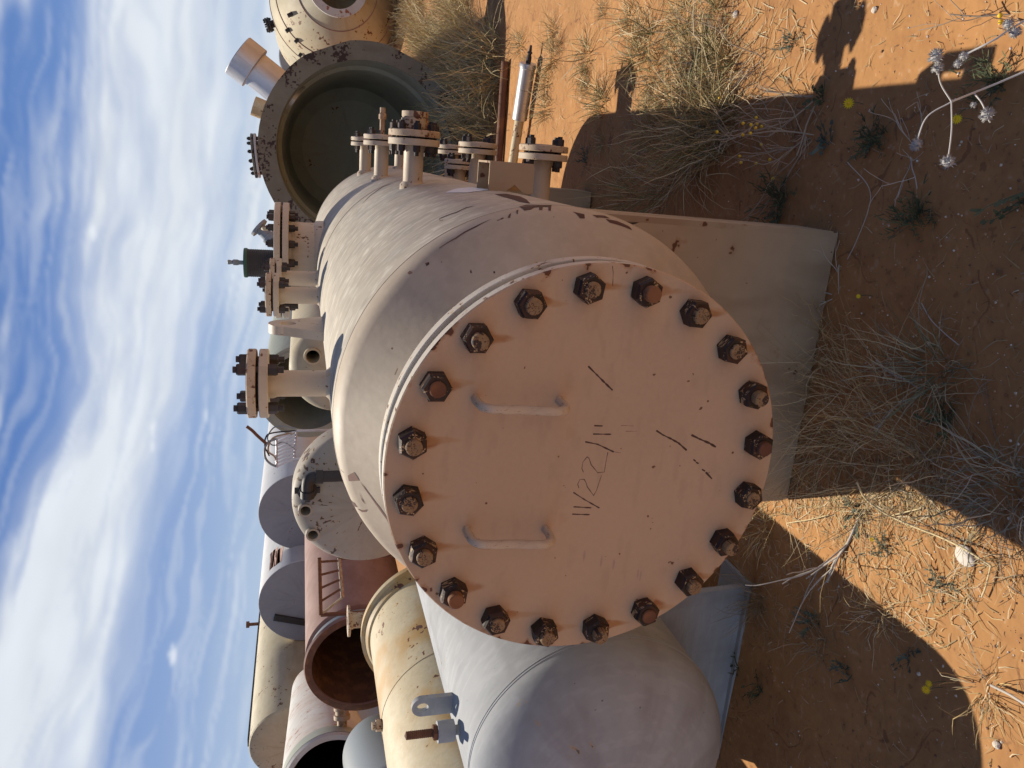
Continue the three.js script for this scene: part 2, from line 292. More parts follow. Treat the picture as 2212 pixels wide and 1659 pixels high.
// ------------------------------------------------------------------ main pressure vessel
const SIDE = V(1, 0, 0), UP = V(0, 1, 0);
{
  const g = thing('pressure_vessel', 'tan vessel with bolted round cover, two grab handles and a scratched date', 'pressure vessel', Y(0, 0, 0), -YAW);
  const axis = new THREE.Group(); // only a measuring aid for the parts below, never added
  const R0 = .419;
  // cover face: paint, scratches, rust runs below the nuts, chipped edge
  const TS = 1536, EXT = .43, buf = new Float32Array(TS * TS * 3);
  const nutA = []; for (let i = 0; i < 20; i++) nutA.push((9 + 1.6 + i * 18) * Math.PI / 180);
  for (let j = 0; j < TS; j++) for (let i = 0; i < TS; i++) {
    const x = (i + .5) / TS, y = (j + .5) / TS, a = fbm(x, y, 5, 5, 5, 201), b = fbm(x, y, 120, 120, 2, 211), c = fbm(x, y, 14, 40, 3, 221);
    const k = 1 + .10 * (a - .5) + .05 * (b - .5) - .06 * sm(.55, .8, c);
    const o = [.50 * k, .355 * k, .238 * k];
    const px = (x - .5) * 2 * EXT, py = (y - .5) * 2 * EXT, r = Math.hypot(px, py);
    const e = fbm(x, y, 34, 34, 4, 231); if (r > .395) { const t = (r - .395) / .024; const m = e + t * t * .30; mix3(o, RUSTL, .5 * sm(.74, .9, m)); mix3(o, RUST, sm(.9, .92, m)); }
    const sp = fbm(x, y, 60, 60, 3, 241) * .6 + e * .4; if (sp > .765) mix3(o, RUST, .9 * sm(.765, .78, sp));
    buf.set(o, (j * TS + i) * 3);
  }
  const P2 = (cx, cy) => { const q = onS((1500 + cx * .96444) / 1.82278, (1000 + cy * .96444) / 1.82278, .016); return [q.l, q.h - AXH]; };
  const blot = (x, y, rx, ry, col, al, seed, run = 0) => {
    const i0 = Math.floor(((x - rx * 2) / EXT * .5 + .5) * TS), i1 = Math.ceil(((x + rx * 2) / EXT * .5 + .5) * TS), j0 = Math.floor(((y - ry * 2 - run) / EXT * .5 + .5) * TS), j1 = Math.ceil(((y + ry * 2) / EXT * .5 + .5) * TS);
    for (let j = Math.max(0, j0); j < Math.min(TS, j1); j++) for (let i = Math.max(0, i0); i < Math.min(TS, i1); i++) {
      const fx = ((i + .5) / TS - .5) * 2 * EXT, fy = ((j + .5) / TS - .5) * 2 * EXT, dx = (fx - x) / rx; let dy = (fy - y); dy = dy < 0 ? dy / (ry + run) : dy / ry;
      const n = fbm(i / TS, j / TS, 90, 40, 3, seed); const m = al * sm(.3, .8, Math.exp(-dx * dx * (1 + (dy < 0 ? -dy * 1.5 : 0)) - dy * dy) * (.55 + .95 * n));
      if (m > 0) { const k = (j * TS + i) * 3, o = [buf[k], buf[k + 1], buf[k + 2]]; mix3(o, col, m); buf.set(o, k); }
    }
  };
  const stroke = (pts, w, col, al) => {
    for (let q = 0; q < pts.length - 1; q++) { const [x0, y0] = pts[q], [x1, y1] = pts[q + 1], L = Math.hypot(x1 - x0, y1 - y0), n = Math.ceil(L / .0002); for (let t = 0; t <= n; t++) { const x = x0 + (x1 - x0) * t / n, y = y0 + (y1 - y0) * t / n, ww = w * (.55 + .9 * vn(t * .02 + q, 3, 512, 8, 251));
      const ci = (x / EXT * .5 + .5) * TS, cj = (y / EXT * .5 + .5) * TS, rr = ww / EXT * .5 * TS; for (let j = Math.floor(cj - rr - 1); j <= cj + rr + 1; j++) for (let i = Math.floor(ci - rr - 1); i <= ci + rr + 1; i++) { const m = al * sm(rr + .6, rr - .6, Math.hypot(i + .5 - ci, j + .5 - cj)); if (m > 0 && i >= 0 && j >= 0 && i < TS && j < TS) { const k = (j * TS + i) * 3, o = [buf[k], buf[k + 1], buf[k + 2]]; mix3(o, col, m); buf.set(o, k); } } } }
  };
  const dr = rng(91);
  for (const a of nutA) { const x = .3747 * Math.sin(a), y = .3747 * Math.cos(a); const k = .55 + .6 * dr(); blot(x, y, .033, .031, [.36, .22, .12], .55 * k, 276, .004); blot(x + (dr() - .5) * .008, y - .030, .010 + dr() * .008, .007, [.30, .11, .03], 1.05 * k, 261, .014 + dr() * .026); blot(x + (dr() - .5) * .006, y - .030, .012, .008, [.42, .24, .11], .6 * k, 271, .03 + dr() * .05); }
  for (const [x, y] of [[-.11, .055], [.08, .057]]) blot(x, y, .02, .004, [.45, .3, .18], .4, 281, .02);
  const DK = [.055, .026, .02], line = (w, al, ...p) => stroke(p.map(([x, y]) => P2(x, y)), w, DK, al);
  line(.0014, 1, [848, 460], [880, 492], [912, 524], [944, 555]);
  line(.0014, 1, [1126, 722], [1150, 738], [1185, 755], [1215, 772], [1246, 800]); line(.0018, 1, [1270, 740], [1300, 755], [1340, 772], [1365, 787]);
  line(.0012, 1, [1277, 840], [1284, 846]); line(.0012, 1, [1288, 851], [1295, 855]); line(.0012, 1, [1312, 880], [1322, 886]); line(.0018, 1, [1328, 893], [1350, 917]);
  // 11/22/11
  line(.0011, 1, [783, 1062], [850, 1064]); line(.0011, 1, [788, 1032], [857, 1036]); line(.0010, 1, [787, 974], [830, 1002], [890, 1036]);
  line(.0005, .75, [808, 955], [803, 940], [812, 920], [830, 920], [838, 935], [842, 950], [868, 986], [880, 965], [893, 925], [900, 905]);
  line(.0005, .75, [826, 890], [820, 875], [824, 850], [842, 828], [850, 835], [858, 860], [885, 893], [912, 890], [918, 850], [926, 810]);
  line(.0012, 1, [836, 767], [885, 777], [948, 807]); line(.0011, 1, [868, 735], [938, 736]); line(.0012, 1, [873, 701], [904, 702]);
  line(.0004, .35, [948, 807], [980, 812]); line(.0004, .3, [980, 700], [1030, 702]); line(.0004, .3, [1000, 724], [1044, 724]);
  line(.0005, .5, [945, 50], [948, 75], [946, 130]);
  const lab = [.44, .33, .27]; for (const [x, y] of [[830, 1232], [900, 1255], [950, 1265], [1050, 1300], [1060, 1310]]) { const [a, b] = P2(x, y); blot(a, b, .018, .003, [.30, .22, .2], .5, 291); }
  for (const [x, y, r] of [[430, 1018, .003], [741, 107, .002], [499, 711, .001], [390, 934, .001], [1335, 601, .003], [1436, 811, .004], [1383, 966, .001], [980, 794, .0015], [1107, 1079, .001], [380, 1163, .001]]) { const [a, b] = P2(x, y); blot(a, b, r, r, RUST, 1, 296); }
  const bytes = new Uint8Array(TS * TS * 4); for (let k = 0; k < TS * TS; k++) { bytes[k * 4] = enc(buf[k * 3]); bytes[k * 4 + 1] = enc(buf[k * 3 + 1]); bytes[k * 4 + 2] = enc(buf[k * 3 + 2]); bytes[k * 4 + 3] = 255; }
  const coverMat = new THREE.MeshStandardMaterial({ map: wrap(bytes, TS, TS, true), roughness: .62, bumpMap: gray(512, (x, y) => .5 * fbm(x, y, 6, 6, 4, 301) + .3 * fbm(x, y, 120, 120, 2, 305)), bumpScale: .0006 });
  const uvDisc = (geo) => { const p = geo.attributes.position, uv = geo.attributes.uv; for (let i = 0; i < p.count; i++) uv.setXY(i, p.getX(i) / EXT * .5 + .5, p.getY(i) / EXT * .5 + .5); return geo; };
  const cover = mesh('cover_plate', uvDisc(rev([[.0001, .016], [R0 - .0025, .016], [R0, .0185]], 160, 20)), coverMat, g);
  cover.position.set(0, AXH, 0);
  mesh('cover_rim', rev([[R0, .0185], [R0, .0435], [R0 - .002, .046], [.3, .046]], 160, 25), M.rim, cover);
  const nutG = [0, 1, 2, 3, 4].map((k) => hexNut(.0508, .031, k * .043).rotateX(Math.PI / 2));
  const studG = [0, 1, 2].map((k) => { const q = rod(.0159, .031 + [.012, .006, .018][k], 20).rotateX(Math.PI / 2); const uv = q.attributes.uv, p = q.attributes.position; for (let i = 0; i < uv.count; i++) uv.setXY(i, p.getX(i) + k * .055, p.getY(i) + k * .041); return q; });
  const waG = rev([[.017, -.0005], [.0285, -.0005], [.0285, .004]].map(([r, s]) => [r, s]), 24);
  const nr = rng(31);
  nutA.forEach((a, i) => {
    const x = .3747 * Math.sin(a), y = .3747 * Math.cos(a);
    const n = mesh('nut', nutG[i % 5], M.nut, cover); n.position.set(x, y, -.016 + .0004); n.rotation.z = nr() * 6.28;
    const s = mesh('stud_end', studG[(i * 7) % 3], i % 4 === 1 ? M.rust : M.studTop, cover); s.position.set(x, y, -.016 + .0002); s.rotation.z = nr() * 6.28;
  });
  for (const [f0, f1] of [[P2(385, 590), P2(728, 600)], [P2(350, 1125), P2(672, 1122)]]) {
    const h = mesh('grab_handle', tube([[f0[0], f0[1], -.02], [f0[0], f0[1], .01], [f0[0] + .000, f0[1] - .004, .034], [f0[0], f0[1] - .016, .046], [(f0[0] + f1[0]) / 2, (f0[1] + f1[1]) / 2, .047], [f1[0], f1[1] + .016, .046], [f1[0], f1[1] + .004, .034], [f1[0], f1[1], .01], [f1[0], f1[1], -.02]], .0088, 12, 70), M.tan, cover);
    const at = (t, z) => [f0[0] + (f1[0] - f0[0]) * t - .0022, f0[1] + (f1[1] - f0[1]) * t, z];
    mesh('rust_patch', tube(f0[0] > -.05 ? [at(.60, .0478), at(.72, .0480), at(.83, .0478), at(.90, .0470)] : [at(.02, .030), at(.05, .040), at(.12, .0462), at(.20, .0476)], .0072, 8, 18), M.rust, cover);
  }
  // body flange, gasket, cone, shell
  const bf = mesh('body_flange', rev([[.3, .078], [R0 - .002, .078], [R0, .080], [R0, .110], [R0 - .002, .112], [.3, .112]], 160, 25), M.rim, g); bf.position.y = AXH;
  const ga = mesh('gasket', rev([[.34, .0465], [.410, .0465], [.410, .0775], [.34, .0775]], 120, 25), M.gasket, g); ga.position.y = AXH;
  const cone = [[.31, .111], [.318, .13], [.478, .288], [.488, .300], [.494, .315], [.4985, .335], [.5, .36]];
  const sh = mesh('cone', rev(cone, 160, 25), M.head, g); sh.position.y = AXH;
  const back = []; for (let a = 0; a <= 10; a++) back.push([Math.max(.0001, .5 * Math.cos(a / 10 * Math.PI / 2)), 3.82 + .25 * Math.sin(a / 10 * Math.PI / 2)]);
  const shell = mesh('shell', rev([[.5, .36], [.5, 1.2], [.5, 2.4], ...back], 160, 20), M.shell, g); shell.position.y = AXH;
  for (const s of [.362, 2.1, 3.82]) { const w = mesh('weld_seam', new THREE.TorusGeometry(.4995, s < .4 ? .0018 : .0028, 6, 160), M.head, g); w.position.set(0, AXH, -s); }
  // places on the cone and shell, traced from the photograph onto the surface
  const rad = (s) => { for (let k = 0; k < cone.length - 1; k++) if (s <= cone[k + 1][1]) return cone[k][0] + (cone[k + 1][0] - cone[k][0]) * (s - cone[k][1]) / (cone[k + 1][1] - cone[k][1]); return .5; };
  const hit = (u, v) => { const R = ray(u, v); let prev = null; for (let t = 1.2; t < 6; t += .002) { const q = toY(V(R.x * t, EYE + R.y * t, R.z * t)); if (q.s < .113) continue; const d = Math.hypot(q.l, q.h - AXH) - rad(q.s); if (d < 0) return [Math.atan2(q.l, q.h - AXH), q.s]; if (prev !== null && d > prev && d < .02) return [Math.atan2(q.l, q.h - AXH), q.s]; prev = d; } return null; };
  const onSkin = (pts, name, mat, lift = .0009) => {
    const tr = pts.map(([u, v]) => hit(u, v)).filter(Boolean); if (tr.length < 3) return null;
    const sg = new THREE.ShapeGeometry(new THREE.Shape(tr.map(([t, s]) => new THREE.Vector2(t * .5, s))), 2), p = sg.attributes.position;
    // split so that the patch bends with the skin
    let G = sg.toNonIndexed(); for (let k = 0; k < 2; k++) { const q = G.attributes.position.array, o = []; for (let i = 0; i < q.length; i += 9) { const A = [q[i], q[i + 1]], B = [q[i + 3], q[i + 4]], C = [q[i + 6], q[i + 7]], m = (a, b) => [(a[0] + b[0]) / 2, (a[1] + b[1]) / 2], ab = m(A, B), bc = m(B, C), ca = m(C, A); for (const T of [[A, ab, ca], [ab, B, bc], [ca, bc, C], [ab, bc, ca]]) for (const w of T) o.push(w[0], w[1], 0); } G = new THREE.BufferGeometry(); G.setAttribute('position', new THREE.Float32BufferAttribute(o, 3)); }
    const q = G.attributes.position, U = [], N = []; for (let i = 0; i < q.count; i++) { const t = q.getX(i) / .5, s = q.getY(i), r = rad(s) + lift; U.push(q.getX(i), s); N.push(Math.sin(t), Math.cos(t), .1); q.setXYZ(i, r * Math.sin(t), r * Math.cos(t), -s); }
    G.setAttribute('uv', new THREE.Float32BufferAttribute(U, 2)); G.setAttribute('normal', new THREE.Float32BufferAttribute(N, 3));
    const m = mesh(name, G, mat, g); m.position.y = AXH; return m;
  };
  const K = (ox, oy, k, pts) => pts.map(([x, y]) => [(ox + x * k) / 1.82278, (oy + y * k) / 1.82278]);
  const ribbon = (pts, w) => { const a = [], b = []; pts.forEach(([x, y], i) => { const p = pts[Math.max(0, i - 1)], n = pts[Math.min(pts.length - 1, i + 1)], dx = n[0] - p[0], dy = n[1] - p[1], l = Math.hypot(dx, dy), e = (i === 0 || i === pts.length - 1) ? .25 : 1; a.push([x - dy / l * w * e, y + dx / l * w * e]); b.unshift([x + dy / l * w * e, y - dx / l * w * e]); }); return a.concat(b); };
  const scar = flat([.085, .034, .024], .8);
  for (const [k, pts] of [[[1700, 500, .2486], [[1000, 1070], [1180, 1062], [1400, 1105], [1500, 1155], [1560, 1215], [1480, 1205], [1380, 1185], [1300, 1155], [1180, 1125], [1080, 1095]]],
    [[1700, 500, .2486], [[1380, 1270], [1500, 1238], [1700, 1238], [1900, 1243], [1885, 1335], [1850, 1330], [1845, 1272], [1760, 1272], [1750, 1325], [1700, 1320], [1700, 1272], [1620, 1282], [1580, 1312], [1470, 1332], [1440, 1300]]],
    [[1700, 500, .2486], [[1340, 1330], [1375, 1318], [1365, 1392], [1345, 1384]]], [[1700, 500, .2486], [[1205, 1445], [1228, 1390], [1262, 1368], [1244, 1455]]], [[1700, 500, .2486], [[1080, 1468], [1120, 1443], [1150, 1453], [1100, 1480]]],
    [[1800, 400, .7233], [[630, 603], [692, 618], [694, 642], [668, 642]]], [[1800, 400, .7233], [[735, 620], [800, 624], [832, 640], [760, 636]]], [[1800, 400, .7233], [[808, 643], [870, 653], [932, 680], [952, 702], [900, 684], [830, 662]]],
    [[900, 1100, .4973], [[950, 1552], [1000, 1525], [1022, 1560], [1042, 1592], [960, 1596]]], [[900, 1900, .4973], [[1025, 204], [1060, 218], [1106, 210], [1092, 230], [1060, 232]]], [[900, 1900, .4973], [[1040, 72], [1062, 120], [1088, 172], [1064, 142]]], [[900, 1900, .4973], [[958, 140], [1000, 158], [1026, 192], [990, 184]]],
    [[900, 300, .4973], [[1560, 1485], [1590, 1476], [1596, 1495], [1570, 1507]]], [[900, 300, .4973], [[1418, 1560], [1440, 1545], [1462, 1562], [1440, 1578]]], [[900, 300, .4973], [[1915, 1548], [1925, 1540], [1930, 1560], [1918, 1564]]], [[900, 300, .4973], [[2100, 1556], [2112, 1550], [2114, 1566], [2102, 1568]]]])
    onSkin(K(...k, pts), 'rust_patch', scar);
  onSkin(ribbon(K(900, 1900, .4973, [[1045, -10], [1085, 45], [1130, 105], [1200, 200], [1262, 290], [1300, 370]]), 1.5), 'rust_patch', scar);
  onSkin(ribbon(K(900, 300, .4973, [[1672, 1365], [1740, 1322], [1800, 1288], [1870, 1240], [1950, 1200], [2085, 1135]]), .9), 'rust_patch', scar);
  onSkin(ribbon(K(900, 300, .4973, [[1700, 1146], [1672, 1142], [1672, 1130], [1740, 1102], [1810, 1078], [1880, 1045], [1940, 1030]]), .7), 'scratch', flat([.12, .08, .06], .8));
  onSkin(ribbon(K(900, 300, .4973, [[1060, 1010], [1120, 950], [1220, 880], [1300, 850]]), .5), 'scratch', flat([.14, .10, .08], .8));
  onSkin(K(1700, 500, .2486, [[210, 1050], [380, 985], [640, 962], [900, 1002], [760, 1022], [560, 1046], [380, 1046]]), 'data_label', M.label, .0012);
  // saddles
  const saddle = (s) => {
    const pts = [[-.437, .012], [.437, .012], [.448, .66]]; for (let a = 0; a <= 16; a++) { const t = (116 + a * 8) * Math.PI / 180; if (a === 0 || a === 16) continue; pts.push([.5 * Math.sin(t), AXH + .5 * Math.cos(t)]); } pts.push([-.448, .66]);
    const w = mesh('saddle', extr(pts, .02), M.saddle, g); w.position.z = -s - .02;
    const sideG = (q) => { const m = mesh('saddle_rib', box(.018, .78, .20), M.saddle, w); m.position.set(q * .452, .40, -.08); m.rotation.z = -q * .015; };
    sideG(1); sideG(-1);
    const b = mesh('base_plate', box(.90, .016, .22), M.saddle, w); b.position.set(0, .004, -.09);
  };
  saddle(.745); saddle(2.95);
  // nozzles on top
  const top = (s, o) => nozzle(g, V(0, AXH + .492, -s), UP, o);
  top(.622, { len: .157, cover: M.tanRust }); top(1.87, { len: .165, cover: M.tanRust }); top(2.30, { len: .165, cover: M.tanRust });
  const mw = top(2.85, { len: .14, r: .203, R: .298, th: .03, nb: 16, gap: .01, af: .034, spin: .1, name: 'manway' });
  mesh('grab_handle', tube([[.16, .2, .05], [.16, .25, .05], [.16, .265, .045], [.16, .265, -.01], [.16, .25, -.02], [.16, .2, -.02]], .009, 8, 30), M.cream, mw);
  // nozzles on the side
  const side = (s, up, o) => nozzle(g, V(Math.sqrt(.25 - up * up) - .004, AXH + up, -s), SIDE, o);
  side(1.68, .162, { len: .148, R: .096, r: .037, nb: 8, th: .024, cover: M.tanRust, coupling: .05 });
  side(2.60, .195, { len: .155, R: .088, cover: M.tan, stem: 1 }); side(3.50, .205, { len: .155, R: .085, cover: M.tan });
  side(3.30, .02, { len: .13, R: .09, coupling: .05, couplingMat: M.redox });
  side(1.40, -.262, { len: .178, R: .088, cover: M.tanRust, spin: .6 }); side(2.25, -.205, { len: .155, R: .088, cover: M.tan }); side(3.15, -.25, { len: .17, R: .085 }); side(2.85, -.24, { len: .09, R: .08 });
  // welded clip on the side
  const tri = new THREE.Shape([[0, 0], [0, -.138], [.078, -.138], [.088, -.128], [.088, -.004], [.084, 0]].map(([x, y]) => new THREE.Vector2(x, y)));
  tri.holes.push(new THREE.Path([[.001, -.05], [.024, -.08], [.001, -.108]].map(([x, y]) => new THREE.Vector2(x, y))));
  const clip = mesh('insulation_clip', new THREE.ExtrudeGeometry(tri, { depth: .006, bevelEnabled: false }), M.saddle, g); clip.position.set(.497, AXH + .032, -.966);
  mesh('clip_plate', box(.006, .138, .155, .085, -.069, -.079), M.saddle, clip); mesh('clip_plate', box(.082, .138, .006, .041, -.069, -.157), M.saddle, clip);
  // lifting lug on top
  const L = new THREE.Shape(); L.moveTo(-.13, -.01); L.lineTo(-.055, .13); L.absarc(0, .125, .055, Math.PI - .1, .1, true); L.lineTo(.13, -.01); L.closePath();
  const hp = new THREE.Path(); hp.absellipse(0, .118, .027, .027, 0, Math.PI * 2, true); L.holes.push(hp);
  const lug = mesh('lifting_lug', new THREE.ExtrudeGeometry(L, { depth: .03, bevelEnabled: false, curveSegments: 20 }), M.tan, g); lug.position.set(-.015, AXH + .496, -1.27); lug.rotation.y = Math.PI / 2;
}
// canister on the manway cover
{
  const c = thing('canister', 'black ribbed canister with dark green lid and a stem, standing on the manway cover', 'canister', Y(-.02, AXH + .492 + .14 + .073, 2.87), -YAW);
  const b = []; b.push([.0001, 0], [.07, 0], [.072, .006]); for (let k = 0; k < 12; k++) b.push([.072, .008 + k * .01], [.0705, .012 + k * .01]); b.push([.072, .135], [.0001, .135]);
  mesh('body', revY(b, 40, 20), M.black, c); mesh('lid', revY([[.0001, .1355], [.075, .1355], [.076, .138], [.076, .150], [.074, .153], [.0001, .153]], 40), M.green, c);
  mesh('stem', revY([[.011, .15], [.011, .175], [.015, .185], [.015, .205], [.009, .212], [.012, .222], [.012, .232], [.0001, .236]], 14), M.slate, c);
}

// ------------------------------------------------------------------ the other vessels
const ell = (R, s0, dep, front, n = 12) => { const o = []; for (let a = 0; a <= n; a++) { const t = front ? (1 - a / n) * Math.PI / 2 : a / n * Math.PI / 2; o.push([Math.max(.0001, R * Math.cos(t)), s0 + (front ? -1 : 1) * dep * Math.sin(t)]); } return o; };
function cradle(g, R, h, s, mat, w = .8) {
  const pts = [[-R * w, .005], [R * w, .005]]; for (let a = 0; a <= 12; a++) { const t = (125 + a * 110 / 12) * Math.PI / 180; pts.push([R * Math.sin(t) * .998, h + R * Math.cos(t) * .998]); }
  const m = mesh('saddle', extr(pts, .03), mat, g); m.position.z = -s - .03; return m;
}
// take the skin away inside round holes (x, y, radius about the axis) near the front end
function pierce(geo, holes, sMax) {
  const I = geo.index.array, p = geo.attributes.position, o = [];
  for (let k = 0; k < I.length; k += 3) { const x = (p.getX(I[k]) + p.getX(I[k + 1]) + p.getX(I[k + 2])) / 3, y = (p.getY(I[k]) + p.getY(I[k + 1]) + p.getY(I[k + 2])) / 3, z = p.getZ(I[k]); if (-z < sMax && holes.some(([hx, hy, r]) => Math.hypot(x - hx, y - hy) < r)) continue; o.push(I[k], I[k + 1], I[k + 2]); }
  geo.setIndex(o); return geo;
}
// grey vessel
{
  const c = -1.227, R = .425, h = .675;
  const g = thing('grey_vessel', 'smooth light grey horizontal vessel with rounded end, left of the bolted tan vessel', 'pressure vessel', Y(c, 0, 0), -YAW);
  const sh = mesh('shell', rev([...ell(R, .55, .215, true, 18), [R, 1.6], [R, 3.4], ...ell(R, 3.9, .2, false)], 128, 20), M.grey, g); sh.position.y = h;
  for (const s of [.555, .566]) { const w = mesh('weld_seam', new THREE.TorusGeometry(R - .0005, .0028, 6, 128), M.grey, g); w.position.set(0, h, -s); }
  const sd = cradle(g, R, h, .86, M.grey, .86); mesh('base_plate', box(.78, .012, .2, 0, .006, -.05), M.grey, sd); cradle(g, R, h, 3.2, M.grey, .86);
  const lg = onLat(992, 1512, c), L = new THREE.Shape(); L.moveTo(-.036, -.02); L.lineTo(-.036, .105); L.absarc(0, .105, .036, Math.PI, 0, true); L.lineTo(.036, -.02); L.closePath();
  const hp = new THREE.Path(); hp.absellipse(0, .104, .017, .02, 0, Math.PI * 2, true); L.holes.push(hp);
  const lug = mesh('lifting_lug', new THREE.ExtrudeGeometry(L, { depth: .018, bevelEnabled: false, curveSegments: 24 }), M.grey, g); lug.position.set(0, h + R - .002, -lg.s);
  const cp = onLat(1004, 1574, c), cg = mesh('coupling', revY([[.016, -.03], [.016, .004], [.0345, .004], [.035, .006], [.035, .058], [.034, .06], [.0001, .06]], 28), M.grey, g); cg.position.set(0, h + R + .012, -cp.s);
  mesh('locknut', hexNut(.045, .016).translate(0, .0602, 0), M.rust, cg); mesh('threaded_rod', revY(Array.from({ length: 30 }, (_, k) => [k % 2 ? .0125 : .0138, .07 + k * .0032]).concat([[.0001, .168]]), 14, 20), M.rust, cg);
}
// cream stained vessel
{
  const c = -2.2, R = .42, h = .79;
  const g = thing('cream_vessel', 'cream vessel with yellow rust stains and a short upright flanged nozzle, beside the grey vessel', 'pressure vessel', Y(c, 0, 0), -YAW);
  const sh = mesh('shell', rev([...ell(R, .1, .2, true), [R, 1.2], [R, 2.62], [R, 2.66]], 112, 20), M.cream, g); sh.position.y = h;
  const fl = mesh('end_flange', rev([[R, 2.655], [R + .012, 2.66], [R + .03, 2.70], [R + .05, 2.705], [R + .05, 2.74], [R + .04, 2.745], [R - .02, 2.745], [R - .02, 2.6]], 112, 25), M.cream, g); fl.position.y = h;
  for (const s of [.1, 1.95]) { const w = mesh('weld_seam', new THREE.TorusGeometry(R, .003, 6, 112), M.cream, g); w.position.set(0, h, -s); }
  cradle(g, R, h, .5, M.cream); cradle(g, R, h, 2.2, M.cream);
  const n = onLat(788, 1338, c); nozzle(g, V(0, h + R - .005, -n.s), UP, { len: .11, r: .048, R: .095, th: .016, cover_: false, mat: M.tanRust, name: 'nozzle' });
  const t = onLat(822, 1566, c), st = mesh('stub', revY([[.03, -.03], [.03, .03], [.02, .032], [.02, .05], [.0001, .05]], 16), M.tanRust, g); st.position.set(0, h + R, -t.s);
}
// generic far vessels: near end centred on a photo pixel at a forward distance
function far(name, label, u, v, fwd, R, yaw, prof, mat, opt = {}) {
  const p = atFwd(u, v, fwd), g = thing(name, label, 'tank', V(p.x, 0, p.z), -yaw, opt.group), h = opt.h ?? p.y;
  g.userData.h = h; const sh = mesh('shell', rev(prof, opt.seg ?? 72, 22), mat, g); sh.position.y = h;
  for (const s of opt.cr ?? []) cradle(g, R * .999, h, s, opt.crMat ?? mat);
  return { g, h, sh };
}
const open = (R, L, wall = .012) => [[.0001, L * .8], [R - wall, L * .8], [R - wall, .0], [R, 0], [R, L * .5], ...ell(R, L, R * .4, false)];
const ringAt = (g, h, prof, mat, name = 'end_ring', seg = 96) => { const m = mesh(name, rev(prof, seg, 22), mat, g); m.position.y = h; return m; };
// large dark open vessel behind, with its clipped end ring and aluminium stack
{
  const p = atFwd(800, 332, 7.55), R = 1.0, h = 1.0, g = thing('open_tank', 'large dark open ended tank with chipped eight cornered end ring and shiny metal stack', 'tank', V(p.x, 0, p.z), -YAW);
  const sh = mesh('shell', rev([[.9, .03], [.9, 2.5], ...ell(.9, 4.6, .3, false)], 96, 22), M.redox, g); sh.position.y = h;
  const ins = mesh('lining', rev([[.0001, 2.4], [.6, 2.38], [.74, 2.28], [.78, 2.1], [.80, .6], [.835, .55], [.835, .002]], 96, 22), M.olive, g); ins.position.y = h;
  const sp = new THREE.Shape(); for (let k = 0; k <= 72; k++) { const a = k / 72 * 2 * Math.PI, flatA = Math.PI / 6, w = ((a + .3) % flatA) - flatA / 2; const rr = k > 8 && k < 30 ? Math.min(1.005, .985 / Math.cos(((a % (Math.PI / 4)) - Math.PI / 8))) : 1.0; const x = rr * Math.sin(a), y = rr * Math.cos(a); k ? sp.lineTo(x, y) : sp.moveTo(x, y); }
  const hp = new THREE.Path(); hp.absellipse(0, 0, .836, .836, 0, Math.PI * 2, true); sp.holes.push(hp);
  const ring = mesh('end_ring', new THREE.ExtrudeGeometry(sp, { depth: .035, bevelEnabled: false, curveSegments: 80 }), M.ring, g); ring.position.set(0, h, -.03);
  const radial = (deg, r) => V(Math.sin(deg * Math.PI / 180) * r, h + Math.cos(deg * Math.PI / 180) * r, 0);
  const d1 = V(Math.sin(.60), Math.cos(.60), 0), st = mesh('stack', revY([[.17, -.1], [.17, .36], [.205, .365], [.21, .37], [.21, .55], [.205, .556], [.0001, .556]], 56, 30), M.alum, g); st.position.copy(radial(34, .9)).add(V(0, 0, -.62)); aim(st, d1);
  const d2 = V(Math.sin(.30), Math.cos(.30), 0), sm2 = mesh('pipe_stub', revY([[.1, -.1], [.1, .26], [.0001, .26]], 32), M.cream, g); sm2.position.copy(radial(20, .9)).add(V(0, 0, -1.1)); aim(sm2, d2);
  nozzle(g, radial(-6, .88).add(V(0, 0, -.55)), V(Math.sin(-.10), Math.cos(-.1), 0), { len: .15, r: .13, R: .215, th: .022, nb: 12, af: .032, mat: M.pale, cover: M.ring, name: 'manway' });
  mesh('rail_strip', box(.03, .05, 3.4, 0, h + .91, -2.3), M.redox, g);
}
// cream hopper tank on the right
{
  const p = atFwd(742, -30, 12.2), h = 1.07, g = thing('hopper_tank', 'cream tank with cone shaped end, open mouth and dark clips along its seams', 'tank', V(p.x, 0, p.z), -.25);
  const sh = mesh('shell', rev([[.0001, 1.2], [.36, 1.0], [.40, 0], [.43, 0], [.45, .03], [.62, .22], [.80, .48], [.95, .82], [1.03, 1.15], [1.06, 1.45], [1.06, 3.5], ...ell(1.06, 4, .3, false)], 96, 26), M.beige, g); sh.position.y = h;
  for (const [r, s] of [[.622, .22], [.952, .82], [1.062, 1.45]]) { const w = mesh('seam', new THREE.TorusGeometry(r, .009, 6, 96), M.redox, g); w.position.set(0, h, -s); }
  for (const [deg, r, s] of [[-38, .95, .82], [-50, .95, .82], [-58, 1.04, 1.2], [-72, 1.04, 1.2], [-30, .82, .5]]) { const a = deg * Math.PI / 180, c = mesh('clip', box(.05, .10, .09), M.black, g); c.position.set(Math.sin(a) * r, h + Math.cos(a) * r, -s); c.rotation.z = -a; }
  mesh('mouth_rim', rev([[.34, -.02], [.46, -.02], [.46, .02], [.34, .02]], 64, 25), M.pale, g).position.y = h;
  cradle(g, 1.06, h, 1.8, M.cream); cradle(g, 1.06, h, 3.6, M.cream);
  const n = nozzle(g, V(Math.sin(-.35) * 1.05, h + Math.cos(.35) * 1.05, -1.7), V(Math.sin(-.35), Math.cos(.35), 0), { len: .08, r: .06, R: .12, th: .03, nb: 8, mat: M.black, cover: M.black });
}
